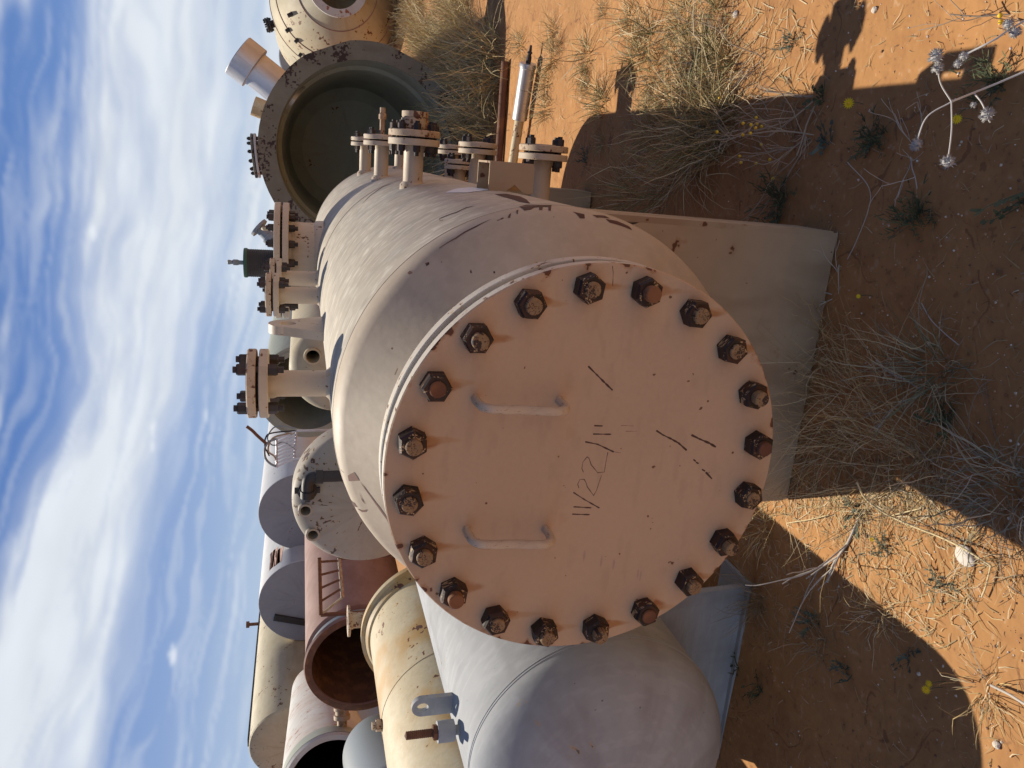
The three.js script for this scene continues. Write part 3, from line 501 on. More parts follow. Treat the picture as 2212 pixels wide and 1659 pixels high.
{ // small grey tank seen in the gap
  const { g, h } = far('grey_tank', 'small dark grey tank end between the metal stack and the cream hopper tank', 668, 128, 17, .62, YAW, [[.0001, .0], [.6, .0], [.62, .02], [.62, 2], ...ell(.62, 4, .2, false)], M.dgrey, { cr: [.5, 3] });
}
// tan dished vessel with black elbow and two open sockets
{
  const { g, h, sh: dish } = far('dished_vessel', 'tan vessel with dished end carrying a black pipe elbow and two open sockets', 795, 1095, 6.15, .58, YAW, [...ell(.58, .22, .20, true, 60), [.58, .30], ...ell(.58, .40, .2, false)], M.tanDish, { seg: 220, cr: [.30], crMat: M.tan });
  const spot = (u, v, s) => { const w = onFront(u, v, g); return w; };
  function onFront(u, v, gg) { const R = ray(u, v), q = gg.worldToLocal(V(0, EYE, 0)), e = gg.worldToLocal(V(R.x, EYE + R.y, R.z)).sub(q); for (let t = 4; t < 9; t += .004) { const P = V(q.x + e.x * t, q.y + e.y * t - h, q.z + e.z * t), r = Math.hypot(P.x, P.y), s = -P.z; const sf = r < .58 ? .22 - .20 * Math.sqrt(1 - (r / .58) ** 2) : 9; if (s >= sf) return V(P.x, P.y + h, P.z); } return V(0, h, 0); }
  g.updateMatrixWorld(true);
  for (const [u, v] of [[660, 1100], [676, 1152]]) { const w = spot(u, v), s = mesh('socket', rev([[.039, .16], [.039, -.05], [.054, -.05], [.056, -.045], [.056, .05], [.07, .08], [.039, .16]], 28, 25), M.tanDish, g); s.position.set(w.x, w.y, w.z - .02); pierce(dish.geometry, [[w.x, w.y - h, .044]], .22); }
  const a = spot(664, 1052), b = spot(664, 1003), z = a.z + .20;
  const e = mesh('pipe_elbow', tube([[a.x, a.y, a.z - .05], [a.x, a.y, z - .06], [a.x + .012, a.y, z - .015], [a.x + .06, a.y, z], [b.x - .06, b.y, z], [b.x - .015, b.y - .012, z], [b.x, b.y - .06, z], [b.x + .002, b.y - .2, z], [b.x + .004, b.y - .55, z - .02]], .043, 16, 60), M.black, g);
  for (const [x, y, zz, d] of [[a.x + .03, a.y, z, V(1, 0, 0)], [b.x, b.y - .085, z, UP]]) { const m = mesh('pipe_collar', revY([[.044, -.03], [.052, -.028], [.052, .028], [.044, .03]], 20), M.black, e); m.position.set(x, y, zz); aim(m, d); }
  const un = mesh('union', cat([revY([[.043, -.05], [.062, -.04], [.062, -.01], [.075, -.01], [.075, .02], [.062, .02], [.062, .05], [.043, .06]], 20), box(.19, .03, .04), box(.04, .03, .19)]), M.black, e); un.position.set(a.x, a.y, a.z + .06); un.rotation.x = Math.PI / 2;
}
// tan dish with one round hole, straight behind the main vessel
{
  const { g, h, sh: dome } = far('domed_vessel', 'tan domed vessel end with one round hole, seen between the top nozzles', 728, 806, 8.5, .5, YAW, [...ell(.5, .24, .22, true, 50), [.5, 1.4], ...ell(.5, 3, .2, false)], M.beige, { seg: 160, cr: [.6, 2.4] });
  const p = atFwd(676, 770, 8.5), q = g.worldToLocal(p.clone()), s = mesh('socket', rev([[.071, .3], [.071, -.10], [.092, -.10], [.095, -.08], [.095, .15], [.071, .3]], 28, 25), M.beige, g); s.position.set(q.x, q.y, .02 - .16); pierce(dome.geometry, [[q.x, q.y - h, .08]], .24);
}
// green open vessel
{
  const R = 1.1, { g, h } = far('green_vessel', 'pale green vessel with wide flanged open mouth in shade, behind the front top nozzle', 665, 846, 18, R, YAW, [[.0001, 3], [.9, 3], [.9, .05], [.9, 0], [R, 0], [R, .06], [1.0, .08], [1.0, .5], [1.0, 3], ...ell(1.0, 7, .4, false)], M.olive, { cr: [1, 6] });
  mesh('lining', rev([[.0001, 2.9], [.895, 2.9], [.895, .01]], 64, 25), M.olive, g).position.y = h;
  ringAt(g, h, [[.895, -.02], [1.02, -.02], [1.02, .0]], M.olive, 'mouth_ring');
  const pp = atFwd(632, 560, 13.5);
}
// leaning grey pipe over the far tanks
{
  const a = atFwd(560, 492, 12), b = atFwd(700, 590, 12), g = thing('vent_pipe', 'grey leaning vent pipe with flanged end rising behind the manway', 'pipe', V(b.x, 0, b.z));
  const L = (p) => V(p.x - b.x, p.y, p.z - b.z), q = L(a), w = L(atFwd(610, 535, 12));
  mesh('pipe', tube([V(w.x - .15, 0, w.z), V(w.x - .12, .6, w.z), w.clone().lerp(V(w.x - .12, .6, w.z), .4), w, q], .085, 14, 40), M.slate, g);
  const d = q.clone().sub(w).normalize(), f = mesh('end_flange', revY([[.0001, -.02], [.15, -.02], [.15, .02], [.0001, .02]], 28, 25), M.slate, g); f.position.copy(q); aim(f, d);
  const f2 = mesh('clamp', revY([[.08, -.05], [.12, -.04], [.12, .04], [.08, .05]], 24, 25), M.slate, g); f2.position.copy(w.clone().lerp(q, .5)); aim(f2, d);
}
// two white tanks with flat grey ends
{
  const mk = (label, u, v, fwd, R) => { const o = far('storage_tank', label, u, v, fwd, R, YAW, [[R - .01, 0], [R, .01], [R, 3], [R, 9], ...ell(R, 12, .3, false)], M.white, { cr: [1.5, 9], group: 'white tanks with flat ends' }); const e = mesh('end_plate', rev([[.0001, -.004], [R - .012, -.004], [R - .012, .03]], 72, 25), M.dgrey, o.g); e.position.y = o.h; return o; };
  mk('white tank with plain flat grey end, behind the tan dished vessel', 652, 1106, 22.4, 1.16);
  const d = mk('white tank with rust streaks and a dark bar leaning on its flat grey end', 662, 1298, 22.2, 1.27);
  const bar = mesh('bar', box(.18, 1.0, .06), M.black, d.g); bar.position.set(-.55, d.h + .38, .05); bar.rotation.z = -.38 + .1;
  for (const [x, y, w, hh] of [[.62, .95, .3, .16], [.9, .75, .25, .1]]) { const m = mesh('rust_patch', rev([[1.273, .2 + y * .2], [1.273, .5 + y * .9]], 8), M.redox, d.g); m.position.y = d.h; m.scale.set(1, 1, 1); const pa = m.geometry.attributes.position; for (let i = 0; i < pa.count; i++) { const t = i % 9 / 8, a = .35 + x * .5 + t * .22 + Math.sin(i * 2.3) * .03; pa.setXY(i, 1.273 * Math.sin(a), 1.273 * Math.cos(a)); } }
}
// beige tank far left with walkway rail
{
  const R = 1.05, { g, h } = far('beige_tank', 'weathered beige tank with a dark strip along its top', 632, 1618, 20, R, YAW, [...ell(R, .25, .22, true, 8), [R, 3], [R, 8], ...ell(R, 11, .3, false)], M.beige, { cr: [1.5, 9] });
  mesh('walkway', box(.22, .05, 10.6, 0, h + R + .015, -5.7), M.black, g);
  const st = mesh('vent', revY([[.05, 0], [.05, .3], [.1, .31], [.1, .4], [.0001, .4]], 12), M.rust, g); st.position.set(0, h + R, -5.6);
}
// pale vessel with rust scars
{
  const R = .6, yw = -.27, { g, h } = far('pale_vessel', 'long pale grey vessel with orange rust scars and a green end band', 722, 1705, 9, R, yw, [[.0001, 7], [.5, 7], [.52, 0], [.575, 0], [R, .04], [R, 4], [R, 8], ...ell(R, 11, .3, false)], M.pale, { cr: [1.2, 8] });
  mesh('end_band', rev([[R + .004, .05], [R + .004, .55]], 72), M.olive, g).position.y = h;
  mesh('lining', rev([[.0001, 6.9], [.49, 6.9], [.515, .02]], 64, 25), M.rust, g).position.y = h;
  const n = mesh('outlet', revY([[.06, -.1], [.06, .10], [.10, .11], [.10, .16], [.08, .165], [.08, .21], [.1, .215], [.1, .25], [.05, .25], [.05, .2]], 20, 25), M.tanRust, g); n.position.set(R * .94, h - .12, -.5); aim(n, V(1, 0, .15));
}
// rusty red vessel with black open mouth
{
  const R = .6, { g, h } = far('rusty_vessel', 'rust red vessel with wide black open mouth, beyond the cream vessel', 782, 1433, 8.6, R, YAW, [[.0001, 5.2], [.5, 5.2], [.54, .02], [.56, 0], [.60, 0], [.62, .03], [.60, .06], [.55, .10], [.55, .2], [.60, .22], [.60, 1.2], ...ell(R, 5.4, .25, false)], M.redox, { cr: [.8, 4.6], crMat: M.rust });
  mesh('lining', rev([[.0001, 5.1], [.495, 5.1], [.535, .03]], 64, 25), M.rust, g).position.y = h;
  ringAt(g, h, [[.556, .10], [.575, .12], [.575, .17], [.556, .19]], M.slate, 'band');
  ringAt(g, h, [[.535, -.006], [.608, -.006]], M.rust, 'mouth_lip');
}
// rusty frame leaning on it
{
  const p = (u, v) => atFwd(u, v, 8.1), o = p(760, 1270), g = thing('ladder', 'rusty steel ladder leaning against the rust red vessel', 'ladder', V(o.x, 0, o.z));
  const L = (q, dz = 0) => V(q.x - o.x, q.y, q.z - o.z + dz);
  const a0 = L(p(693, 1328)), a1 = L(p(690, 1205)), b0 = L(p(740, 1290)), b1 = L(p(733, 1205)), mid = (A, B, t) => A.clone().lerp(B, t);
  const bar = (n, A, B, r, m) => mesh(n, tube([A, mid(A, B, .5), B], r, 6, 2), m, g);
  bar('rail', a0, a1, .022, M.rust); bar('rail', b0, b1, .022, M.tanRust);
  for (let k = 0; k < 5; k++) bar('rung', mid(a0, a1, k / 4.3), mid(b0, b1, k / 4.3), .013, k ? M.rust : M.cream);
  bar('leg', a0, V(a0.x, 0, a0.z + .1), .022, M.rust); bar('leg', b1, V(b1.x, 0, b1.z), .022, M.rust);
}
{ // grey dome at the left edge
  const R = .42, { g, h } = far('grey_dome_vessel', 'grey dome ended vessel between the pale vessel and the cream vessel', 880, 1775, 6.4, R, -.2, [...ell(R, .3, .26, true, 12), [R, 1.4], ...ell(R, 2.2, .2, false)], M.slate, { cr: [.6, 1.8] });
}
// slatted metal rack and valve on the far side
{
  const p = (u, v, d = 0) => atFwd(u, v, 14 + d), o = p(640, 968), g = thing('metal_rack', 'galvanised slatted metal rack with tangled hoses on top, behind the tan dished vessel', 'rack', V(o.x, 0, o.z)), L = (q) => V(q.x - o.x, q.y, q.z - o.z);
  const A = L(p(598, 948)), B = L(p(598, 1008)), C = L(p(641, 930)), D = L(p(636, 990)), bar = (n, P, Q, r, m = M.alum) => mesh(n, tube([P, P.clone().lerp(Q, .5), Q], r, 6, 2), m, g);
  bar('rail', A, B, .02); bar('rail', C, D, .02);
  for (let k = 0; k < 9; k++) { const P = A.clone().lerp(B, k / 8), Q = C.clone().lerp(D, k / 8), s = mesh('slat', box(.035, P.distanceTo(Q), .02), M.alum, g); s.position.copy(P.clone().lerp(Q, .5)); const d = Q.clone().sub(P); aim(s, d); }
  bar('leg', C, V(C.x, 0, C.z), .025); bar('leg', D, V(D.x, 0, D.z), .025);
  mesh('hose', tube([A.clone(), L(p(580, 955)), L(p(572, 970)), L(p(574, 990)), L(p(585, 1002)), B.clone()], .02, 8, 30), M.slate, g);
  mesh('hose', tube([C.clone(), L(p(590, 935)), L(p(577, 940)), L(p(572, 962)), L(p(582, 985))], .013, 8, 30), M.black, g);
  mesh('hose', tube([L(p(640, 925)), L(p(606, 920)), L(p(590, 925)), L(p(578, 948)), L(p(590, 962)), L(p(612, 955)), L(p(640, 972))], .012, 8, 40), M.slate, g);
  mesh('hose', tube([L(p(630, 935)), L(p(588, 948)), L(p(580, 975)), L(p(592, 985)), L(p(600, 1000))], .016, 8, 30), M.tanRust, g);
  mesh('valve_stem', tube([L(p(575, 958)), L(p(556, 941)), L(p(545, 930)), L(p(533, 921))], .028, 8, 16), M.rust, g);
}
// pipe lying on the sand with bright metal sleeve
{
  const a = onHeight(1147, 118, .05), b = onHeight(1110, 372, .04), d = b.clone().sub(a), L = d.length(); d.normalize();
  const g = thing('steel_pipe', 'long bare steel pipe lying on the sand with a bright metal sleeve at its end', 'pipe', V(a.x, 0, a.z), Math.atan2(-d.z, d.x));
  const P = (name, prof, mat, par, y = .05) => { const m = mesh(name, rev(prof, 24, 25), mat, par); m.rotation.y = -Math.PI / 2; return m; };
  const pipe = P('pipe', [[.0001, .3], [.035, .3], [.035, L + 1.2], [.0001, L + 1.2]], M.cream, g); pipe.position.y = .06;
  const sl = P('sleeve', [[.0001, .06], [.058, .06], [.060, .065], [.060, .09], [.055, .095], [.055, .45], [.05, .455], [.035, .455]], M.alum, g); sl.position.y = .06;
  const tp = P('tip', [[.0001, -.06], [.008, -.06], [.012, -.02], [.02, -.01], [.012, 0], [.018, .02], [.018, .062]], M.black, g); tp.position.y = .06;
  const a2 = onHeight(1085, 190, .03), b2 = onHeight(1075, 340, .03);
  const g2 = thing('rusty_pipe', 'dull grey pipe half hidden in weeds beside the open dark tank', 'pipe', V(a2.x, 0, a2.z), Math.atan2(-(b2.z - a2.z), b2.x - a2.x));
  const q = P('pipe', [[.0001, -.2], [.032, -.2], [.032, 1.3], [.0001, 1.3]], M.rust, g2); q.position.y = .02;
}

// ------------------------------------------------------------------ plants and small things on the sand
const straw = [[.50, .37, .19], [.42, .30, .14], [.56, .45, .27], [.36, .27, .14], [.47, .33, .14], [.60, .50, .33]], olive = [[.16, .17, .07], [.22, .21, .09], [.30, .25, .11]];
const grassMat = new THREE.MeshStandardMaterial({ vertexColors: true, roughness: .85, side: THREE.DoubleSide });
const leafMat = grassMat;
function Strips() {
  const P = [], C = [], I = []; let n = 0;
  return {
    blade(pts, w, col, twist) {             // tapered curved strip
      for (let k = 0; k < pts.length; k++) { const t = k / (pts.length - 1), ww = w * (k === pts.length - 1 ? .15 : 1 - .5 * t), p = pts[k]; P.push(p.x - twist.x * ww, p.y - twist.y * ww, p.z - twist.z * ww, p.x + twist.x * ww, p.y + twist.y * ww, p.z + twist.z * ww); C.push(...col, ...col); if (k) { const a = n + (k - 1) * 2; I.push(a, a + 1, a + 2, a + 1, a + 3, a + 2); } }
      n += pts.length * 2;
    },
    build() { const g = new THREE.BufferGeometry(); g.setAttribute('position', new THREE.Float32BufferAttribute(P, 3)); g.setAttribute('color', new THREE.Float32BufferAttribute(C, 3)); g.setIndex(I); g.computeVertexNormals(); return g; },
    get size() { return n; },
  };
}
function tuft({ n = 160, h = .3, rad = .05, lean = .5, w = .0016, pal = straw, seed = 1, curl = .6, dirx = 0, dirz = 0, fuzz = 0, spread = 1, jit = 0 }) {
  const r = rng(seed), S = Strips();
  for (let i = 0; i < n; i++) {
    const a = r() * 6.283, b = Math.sqrt(r()) * rad, L = h * (.45 + .75 * r()), tilt = lean * (.15 + r()) * spread, az = a + (r() - .5) * 1.2;
    let p = V(Math.cos(a) * b, -.01, Math.sin(a) * b), d = V(Math.cos(az) * tilt + dirx, 1, Math.sin(az) * tilt + dirz).normalize();
    const pts = [p.clone()], seg = 7, cv = curl * (r() - .25), sx = (r() - .5) * .5, sz = (r() - .5) * .5;
    for (let k = 0; k < seg; k++) { d.add(V(Math.cos(az) * cv * .25 + sx * .3 + (r() - .5) * jit, -Math.abs(cv) * .28, Math.sin(az) * cv * .25 + sz * .3 + (r() - .5) * jit)).normalize(); if (r() < .10 + jit * .12) d.add(V((r() - .5) * 1.5, (r() - .7) * .9, (r() - .5) * 1.5)).normalize(); p = p.clone().addScaledVector(d, L / seg); if (p.y < .004) p.y = .004 + r() * .006; pts.push(p); }
    const c = pal[Math.floor(r() * pal.length)], k = .8 + .4 * r(), col = [c[0] * k, c[1] * k, c[2] * k], tw = V(r() - .5, (r() - .5) * .3, r() - .5).normalize();
    S.blade(pts, w * (.6 + .8 * r()), col, tw);
    if (fuzz) for (let q = 0; q < fuzz; q++) { const t = pts[3 + Math.floor(r() * 5)], e = V(r() - .5, r() - .3, r() - .5).normalize().multiplyScalar(.012 + .025 * r()); S.blade([t, t.clone().addScaledVector(e, .5), t.clone().add(e)], w * .45, col, tw); }
  }
  return S.build();
}
const put = (m, x, z, turn = 0) => { m.position.set(x, gh(x, z), z); m.rotation.y = turn; return m; };
const gpx = (u, v) => { const p = onHeight(u, v, 0); return [p.x, p.z]; };
function grass(u, v, o, label, group, name = 'dry_grass_tuft') { const [x, z] = gpx(u, v); return put(solo(name, tuft(o), grassMat, label, 'grass', group), x, z); }

// close tufts, each different
grass(1535, 275, { n: 340, h: .42, rad: .14, lean: .6, w: .0018, seed: 11, curl: 1.1, jit: .7, fuzz: 0, pal: [...straw, ...straw, ...olive] }, 'large curly tussock of dry grass beside the tan vessel, half in the sun');
grass(1490, 330, { n: 190, h: .34, rad: .10, lean: .7, w: .0017, seed: 12, curl: 1.0, jit: .7, pal: [...straw, ...olive] }, 'shaded grass tussock against the large curly one, nearer the tan vessel');
grass(1790, 900, { n: 120, h: .42, rad: .16, lean: .9, w: .0010, seed: 13, curl: .5, jit: .55, fuzz: 6 }, 'fine feathery dry grass in shade below the round bolted cover');
grass(1880, 860, { n: 80, h: .34, rad: .14, lean: 1.1, w: .0011, seed: 14, curl: .6, jit: .6, fuzz: 5 }, 'sparse feathery dry grass lying in shade in front of the saddle plate');
grass(1900, 985, { n: 170, h: .34, rad: .16, lean: 1.2, w: .0011, seed: 15, curl: .6, jit: .65, fuzz: 5 }, 'straw coloured feathery grass where the shade below the cover ends');
grass(1985, 1000, { n: 90, h: .30, rad: .10, lean: 1.1, w: .0011, seed: 16, curl: .7, jit: .6, fuzz: 4 }, 'thin dry grass leaning from the sunlit straw toward the curled tussock');
grass(2165, 1060, { n: 150, h: .24, rad: .08, lean: 1.0, w: .0017, seed: 17, curl: 1.3, jit: .9, pal: [[.34, .30, .23], [.42, .37, .28], [.28, .24, .17], [.20, .19, .12]] }, 'greyish curled grass tussock on open sand in front of the cover');
grass(2010, 800, { n: 120, h: .22, rad: .06, lean: .9, w: .0016, seed: 18, curl: .9, jit: .3, pal: [[.3, .27, .18], [.14, .16, .09], [.4, .34, .22]] }, 'low grass tuft with dark green base on the shaded sand');
grass(1760, 745, { n: 130, h: .20, rad: .08, lean: 1.1, w: .0014, seed: 19, curl: .9, jit: .35 }, 'bent dry grass tuft at the bottom edge of the saddle plate');
grass(1630, 1290, { n: 140, h: .20, rad: .05, lean: .9, w: .0014, seed: 20, curl: .9, jit: .3, pal: [[.30, .22, .13], [.24, .18, .1]] }, 'dark dry grass tuft at the foot of the grey saddle');
grass(1640, 1140, { n: 90, h: .12, rad: .07, lean: .9, w: .0013, seed: 21, curl: .7, jit: .3 }, 'short sunlit straw tuft just under the lower edge of the cover');
grass(1765, 1390, { n: 70, h: .14, rad: .05, lean: 1.2, w: .0013, seed: 22, curl: .9, jit: .4, pal: [[.30, .22, .13]] }, 'flattened dry tuft in the grey vessel shadow');
grass(1900, 1330, { n: 60, h: .12, rad: .04, lean: 1.1, w: .0013, seed: 23, curl: .8, jit: .4 }, 'small sunlit straw tuft at the edge of the grey vessel shadow');
grass(2190, 1210, { n: 60, h: .10, rad: .05, lean: 1.1, w: .0012, seed: 24, curl: .8, jit: .4 }, 'small straw tuft near the flat white stone');
grass(2130, 1490, { n: 50, h: .12, rad: .04, lean: 1.3, w: .0013, seed: 25, curl: .8, jit: .4 }, 'dead pale tuft with root crown at the tip of the grey vessel shadow');
grass(1350, 420, { n: 120, h: .3, rad: .12, lean: .7, w: .0016, seed: 26, curl: .7, jit: .2, pal: [...olive, ...straw] }, 'tall thin grass under the tan vessel beside its saddle', 'grass under the tan vessel');
grass(1420, 400, { n: 120, h: .3, rad: .12, lean: .7, w: .0016, seed: 27, curl: .7, jit: .2, pal: [...olive, ...straw] }, 'tall thin grass under the tan vessel beside its saddle', 'grass under the tan vessel');
// background grass by the tanks
{
  const r = rng(404), protos = [1, 2, 3].map((k) => tuft({ n: 300, h: .46, rad: .24, lean: .9, w: .0028, seed: 500 + k, curl: .8, jit: .45, fuzz: 3, pal: [...straw, [.5, .42, .2], [.40, .36, .17]] }));
  const spots = []; for (let i = 0; i < 46; i++) { const u = 880 + r() * 190, v = 20 + r() * 240; if (u > 1010 && v < 120) continue; if (v > 150 && u < 960) continue; spots.push([u, v]); }
  for (let i = 0; i < 10; i++) spots.push([985 + r() * 70, 190 + r() * 150]);
  spots.forEach(([u, v], i) => { const [x, z] = gpx(u, v); const m = put(solo('tall_grass_clump', protos[i % 3], grassMat, 'tall pale dry grass clump growing beside the large open tank', 'grass', 'tall grass by the open tank'), x, z, r() * 6.28); const s = .6 + r() * .6; m.scale.set(s, s * (.8 + .4 * r()), s); });
  // tufts out on the sunlit sand
  const p2 = [1, 2, 3].map((k) => tuft({ n: 90, h: .16, rad: .06, lean: 1.0, w: .0017, seed: 520 + k, curl: .8, jit: .3, pal: [...straw, ...olive] }));
  const sp = []; for (let i = 0; i < 46; i++) sp.push([1090 + Math.pow(r(), .8) * 480, 8 + r() * 300]);
  sp.forEach(([u, v], i) => { const [x, z] = gpx(u, v), y = toY(V(x, 0, z)); if (Math.abs(y.l) < .52 && y.s > .7) return; const m = put(solo('small_grass_tuft', p2[i % 3], grassMat, 'small dry grass tuft on the open orange sand right of the tan vessel', 'grass', 'small tufts on the open sand'), x, z, r() * 6.28); const s = .5 + r() * .8; m.scale.setScalar(s); });
}
// bare branching weeds
function branches(seed, root, dirs, o = {}) {
  const r = rng(seed), list = [], tips = [];
  const grow = (p, d, L, rad, dep) => {
    const pts = [p.clone()]; let q = p.clone(), e = d.clone(); const n = 4;
    for (let k = 0; k < n; k++) { e.add(V((r() - .5) * .45, (r() - .42) * .25, (r() - .5) * .45)).normalize(); q = q.clone().addScaledVector(e, L / n); if (q.y < .006) { q.y = .006; e.y = Math.abs(e.y) * .3; } pts.push(q); }
    list.push(tube(pts, rad, 5, 8));
    if (dep > 0) { const m = 2 + Math.floor(r() * 2); for (let k = 0; k < m; k++) { const b = pts[1 + Math.floor(r() * n)], f = e.clone().add(V((r() - .5) * 1.5, (r() - .35) * .8, (r() - .5) * 1.5)).normalize(); grow(b, f, L * (.5 + .3 * r()), rad * .62, dep - 1); } } else tips.push(q);
  };
  for (const d of dirs) grow(root.clone(), V(...d).normalize(), o.L ?? .2, o.r ?? .0026, o.dep ?? 3);
  return { geo: cat(list), tips };
}
const woodPale = flat([.40, .31, .22], .85), woodGrey = flat([.46, .42, .37], .85), yellow = flat([.75, .48, .02], .6), thistleM = flat([.34, .33, .32], .75), stemM = flat([.55, .53, .50], .75), leafG = flat([.055, .085, .045], .7), leafB = flat([.085, .12, .10], .75);
function weed(name, u, v, seed, dirs, mat, label, o) {
  const [x, z] = gpx(u, v), g = thing(name, label, 'weed', V(x, gh(x, z), z)); const b = branches(seed, V(0, -.01, 0), dirs, o); mesh('stems', b.geo, mat, g);
  if (o.buds) b.tips.slice(0, o.buds).forEach((t) => { const m = mesh('bud', new THREE.IcosahedronGeometry(.0055, 1), yellow, g); m.position.copy(t); });
  return g;
}
weed('bare_weed', 1752, 205, 61, [[-.5, .35, -.7], [.1, .3, -1], [-.9, .3, -.4]], woodPale, 'bare branching dead weed with yellow buds at the edge of the vessel shadow', { L: .20, r: .0028, dep: 3, buds: 9 });
weed('bare_weed', 1750, 292, 62, [[-.2, .3, -1], [-.5, .25, -.8], [.3, .5, -.4]], woodPale, 'bare spreading dead weed in the shade beside the large curly tussock', { L: .20, r: .0026, dep: 3, buds: 5 });
weed('bare_weed', 1640, 130, 63, [[.2, .4, -.8], [-.3, .5, -.6], [.5, .6, -.2]], woodPale, 'thin twiggy weed on sunlit sand right of the vessel shadow', { L: .15, r: .002, dep: 2, buds: 3 });
weed('bare_weed', 1560, 60, 64, [[.2, .4, -.8], [-.3, .5, -.6]], woodPale, 'small twiggy weed on open sand far from the vessel', { L: .16, r: .0022, dep: 2 });
weed('dead_branch', 1862, 1085, 65, [[-.75, .12, -.35]], woodGrey, 'pale grey dead branch lying across the shadow edge under the cover', { L: .30, r: .0042, dep: 2 });
weed('bare_weed', 1990, 850, 66, [[-.2, .3, -.8], [.4, .2, -.6]], woodGrey, 'pale twigs beside the low tuft on shaded sand', { L: .14, r: .002, dep: 2 });
weed('bare_weed', 1800, 640, 67, [[-.4, .3, -.6], [.5, .2, -.7], [.1, .2, .4]], woodGrey, 'pale bent stalks on shaded sand near the saddle corner', { L: .16, r: .002, dep: 2, buds: 1 });
weed('bare_weed', 1950, 330, 68, [[.2, .3, .6], [-.4, .25, .5]], woodGrey, 'thin pale stalks on shaded sand near the silver seed heads', { L: .16, r: .0016, dep: 2 });
weed('bare_weed', 2180, 30, 69, [[-.6, .3, .3], [.2, .4, -.5]], woodPale, 'dry twigs at the sunlit edge behind the silver seed heads', { L: .14, r: .002, dep: 2, buds: 2 });
// loose straw stalks
function stalk(pix, r, mat, label) { const pts = pix.map(([u, v, h = .012]) => onHeight(u, v, h)); const o = pts[0].clone(); const g = tube(pts.map((p) => p.clone().sub(o).setY(p.y)), r, 6, pix.length * 6); const m = solo('straw_stalk', g, mat, label, 'straw'); m.position.set(o.x, 0, o.z); return m; }
const strawM = flat([.62, .50, .28], .7);
stalk([[1850, 1042, .12], [1868, 1075, .09], [1905, 1105, .05], [1955, 1130, .03], [2030, 1160, .02], [2090, 1190, .03], [2140, 1222, .012]], .0026, strawM, 'long jointed straw stalk reaching over the flat white stone');
stalk([[2140, 1222], [2128, 1270], [2120, 1290]], .0022, strawM, 'short straw stalk bent back from the white stone');
stalk([[1700, 1130], [1760, 1120], [1790, 1112]], .002, strawM, 'straight straw stalk on sunlit sand below the saddle plate');
stalk([[1920, 1115], [1960, 1105], [1990, 1098]], .002, strawM, 'straight straw stalk among the sunlit straw');
stalk([[2140, 1480, .02], [2180, 1500, .03], [2212, 1520, .05], [2260, 1545, .08]], .0034, woodGrey, 'thick pale stalk rooted at the tip of the grey vessel shadow');
stalk([[1830, 350], [1880, 420], [1850, 520], [1830, 560]], .0012, woodGrey, 'thin pale stalk curving over the shaded sand');
stalk([[1990, 655, .01], [2010, 690, .01], [2040, 720, .01], [2070, 745, .01]], .0013, woodGrey, 'thin straight stalk on the dark shaded sand');
// thistle like plant with silver seed heads, close to the camera
{
  const H = .5, hub = onHeight(2055, 220, H), g = thing('seed_head_plant', 'dead plant with silver spiky seed heads on thin white stems', 'weed', V(.62, 0, -.86)), L = (p) => p.clone().sub(V(.62, 0, -.86));
  const st = (name, pts, r) => mesh(name, tube(pts, r, 7, 24), stemM, g);
  const low = onHeight(2130, 190, .40), base = V(0, -.01, 0);
  st('stem', [base, V(.0, .18, -.03), L(low), L(hub)], .0019);
  const r = rng(77), head = (() => { const q = [new THREE.IcosahedronGeometry(.0085, 1)]; for (let k = 0; k < 90; k++) { const d = V(r() - .5, r() - .5, r() - .5).normalize(), c = new THREE.ConeGeometry(.0014, .007, 4); c.translate(0, .0098, 0); c.applyQuaternion(new THREE.Quaternion().setFromUnitVectors(UP, d)); q.push(c); } return cat(q); })();
  const heads = [[2022, 122, .55, 1.15], [2025, 147, .54, .9], [1978, 313, .53, 1], [2047, 350, .53, 1.1], [2132, 248, .45, 1.15], [2103, 226, .45, .5]];
  for (const [u, v, h, s] of heads) { const p = onHeight(u, v, h), m = mesh('seed_head', head, thistleM, g); m.position.copy(L(p)); m.scale.setScalar(s); m.rotation.set(r() * 6, r() * 6, r() * 6); }
  const arc = (u, v, h, du, dv, dh) => { const e = L(onHeight(u, v, h)), s = L(hub), m = L(onHeight((2055 + u) / 2 + du, (220 + v) / 2 + dv, (H + h) / 2 + dh)); st('branch', [s, m, e], .0013); };
  arc(2025, 147, .54, -8, -2, 0); arc(1978, 313, .53, -14, -14, .01); arc(2047, 350, .53, 4, 0, .005);
  st('branch', [L(onHeight(2105, 203, .44)), L(onHeight(2120, 222, .445)), L(onHeight(2132, 248, .45))], .0013);
  // second stem on the right
  st('stem', [base, V(.10, .16, -.02), L(onHeight(2200, 52, .40)), L(onHeight(2150, 85, .44)), L(onHeight(2085, 118, .46))], .0018);
  for (const [u, v, h, s] of [[2082, 121, .46, .75], [2070, 137, .46, .7], [2193, 70, .41, .9], [2178, 52, .42, .8]]) { const m = mesh('seed_head', head, thistleM, g); m.position.copy(L(onHeight(u, v, h))); m.scale.setScalar(s); }
}
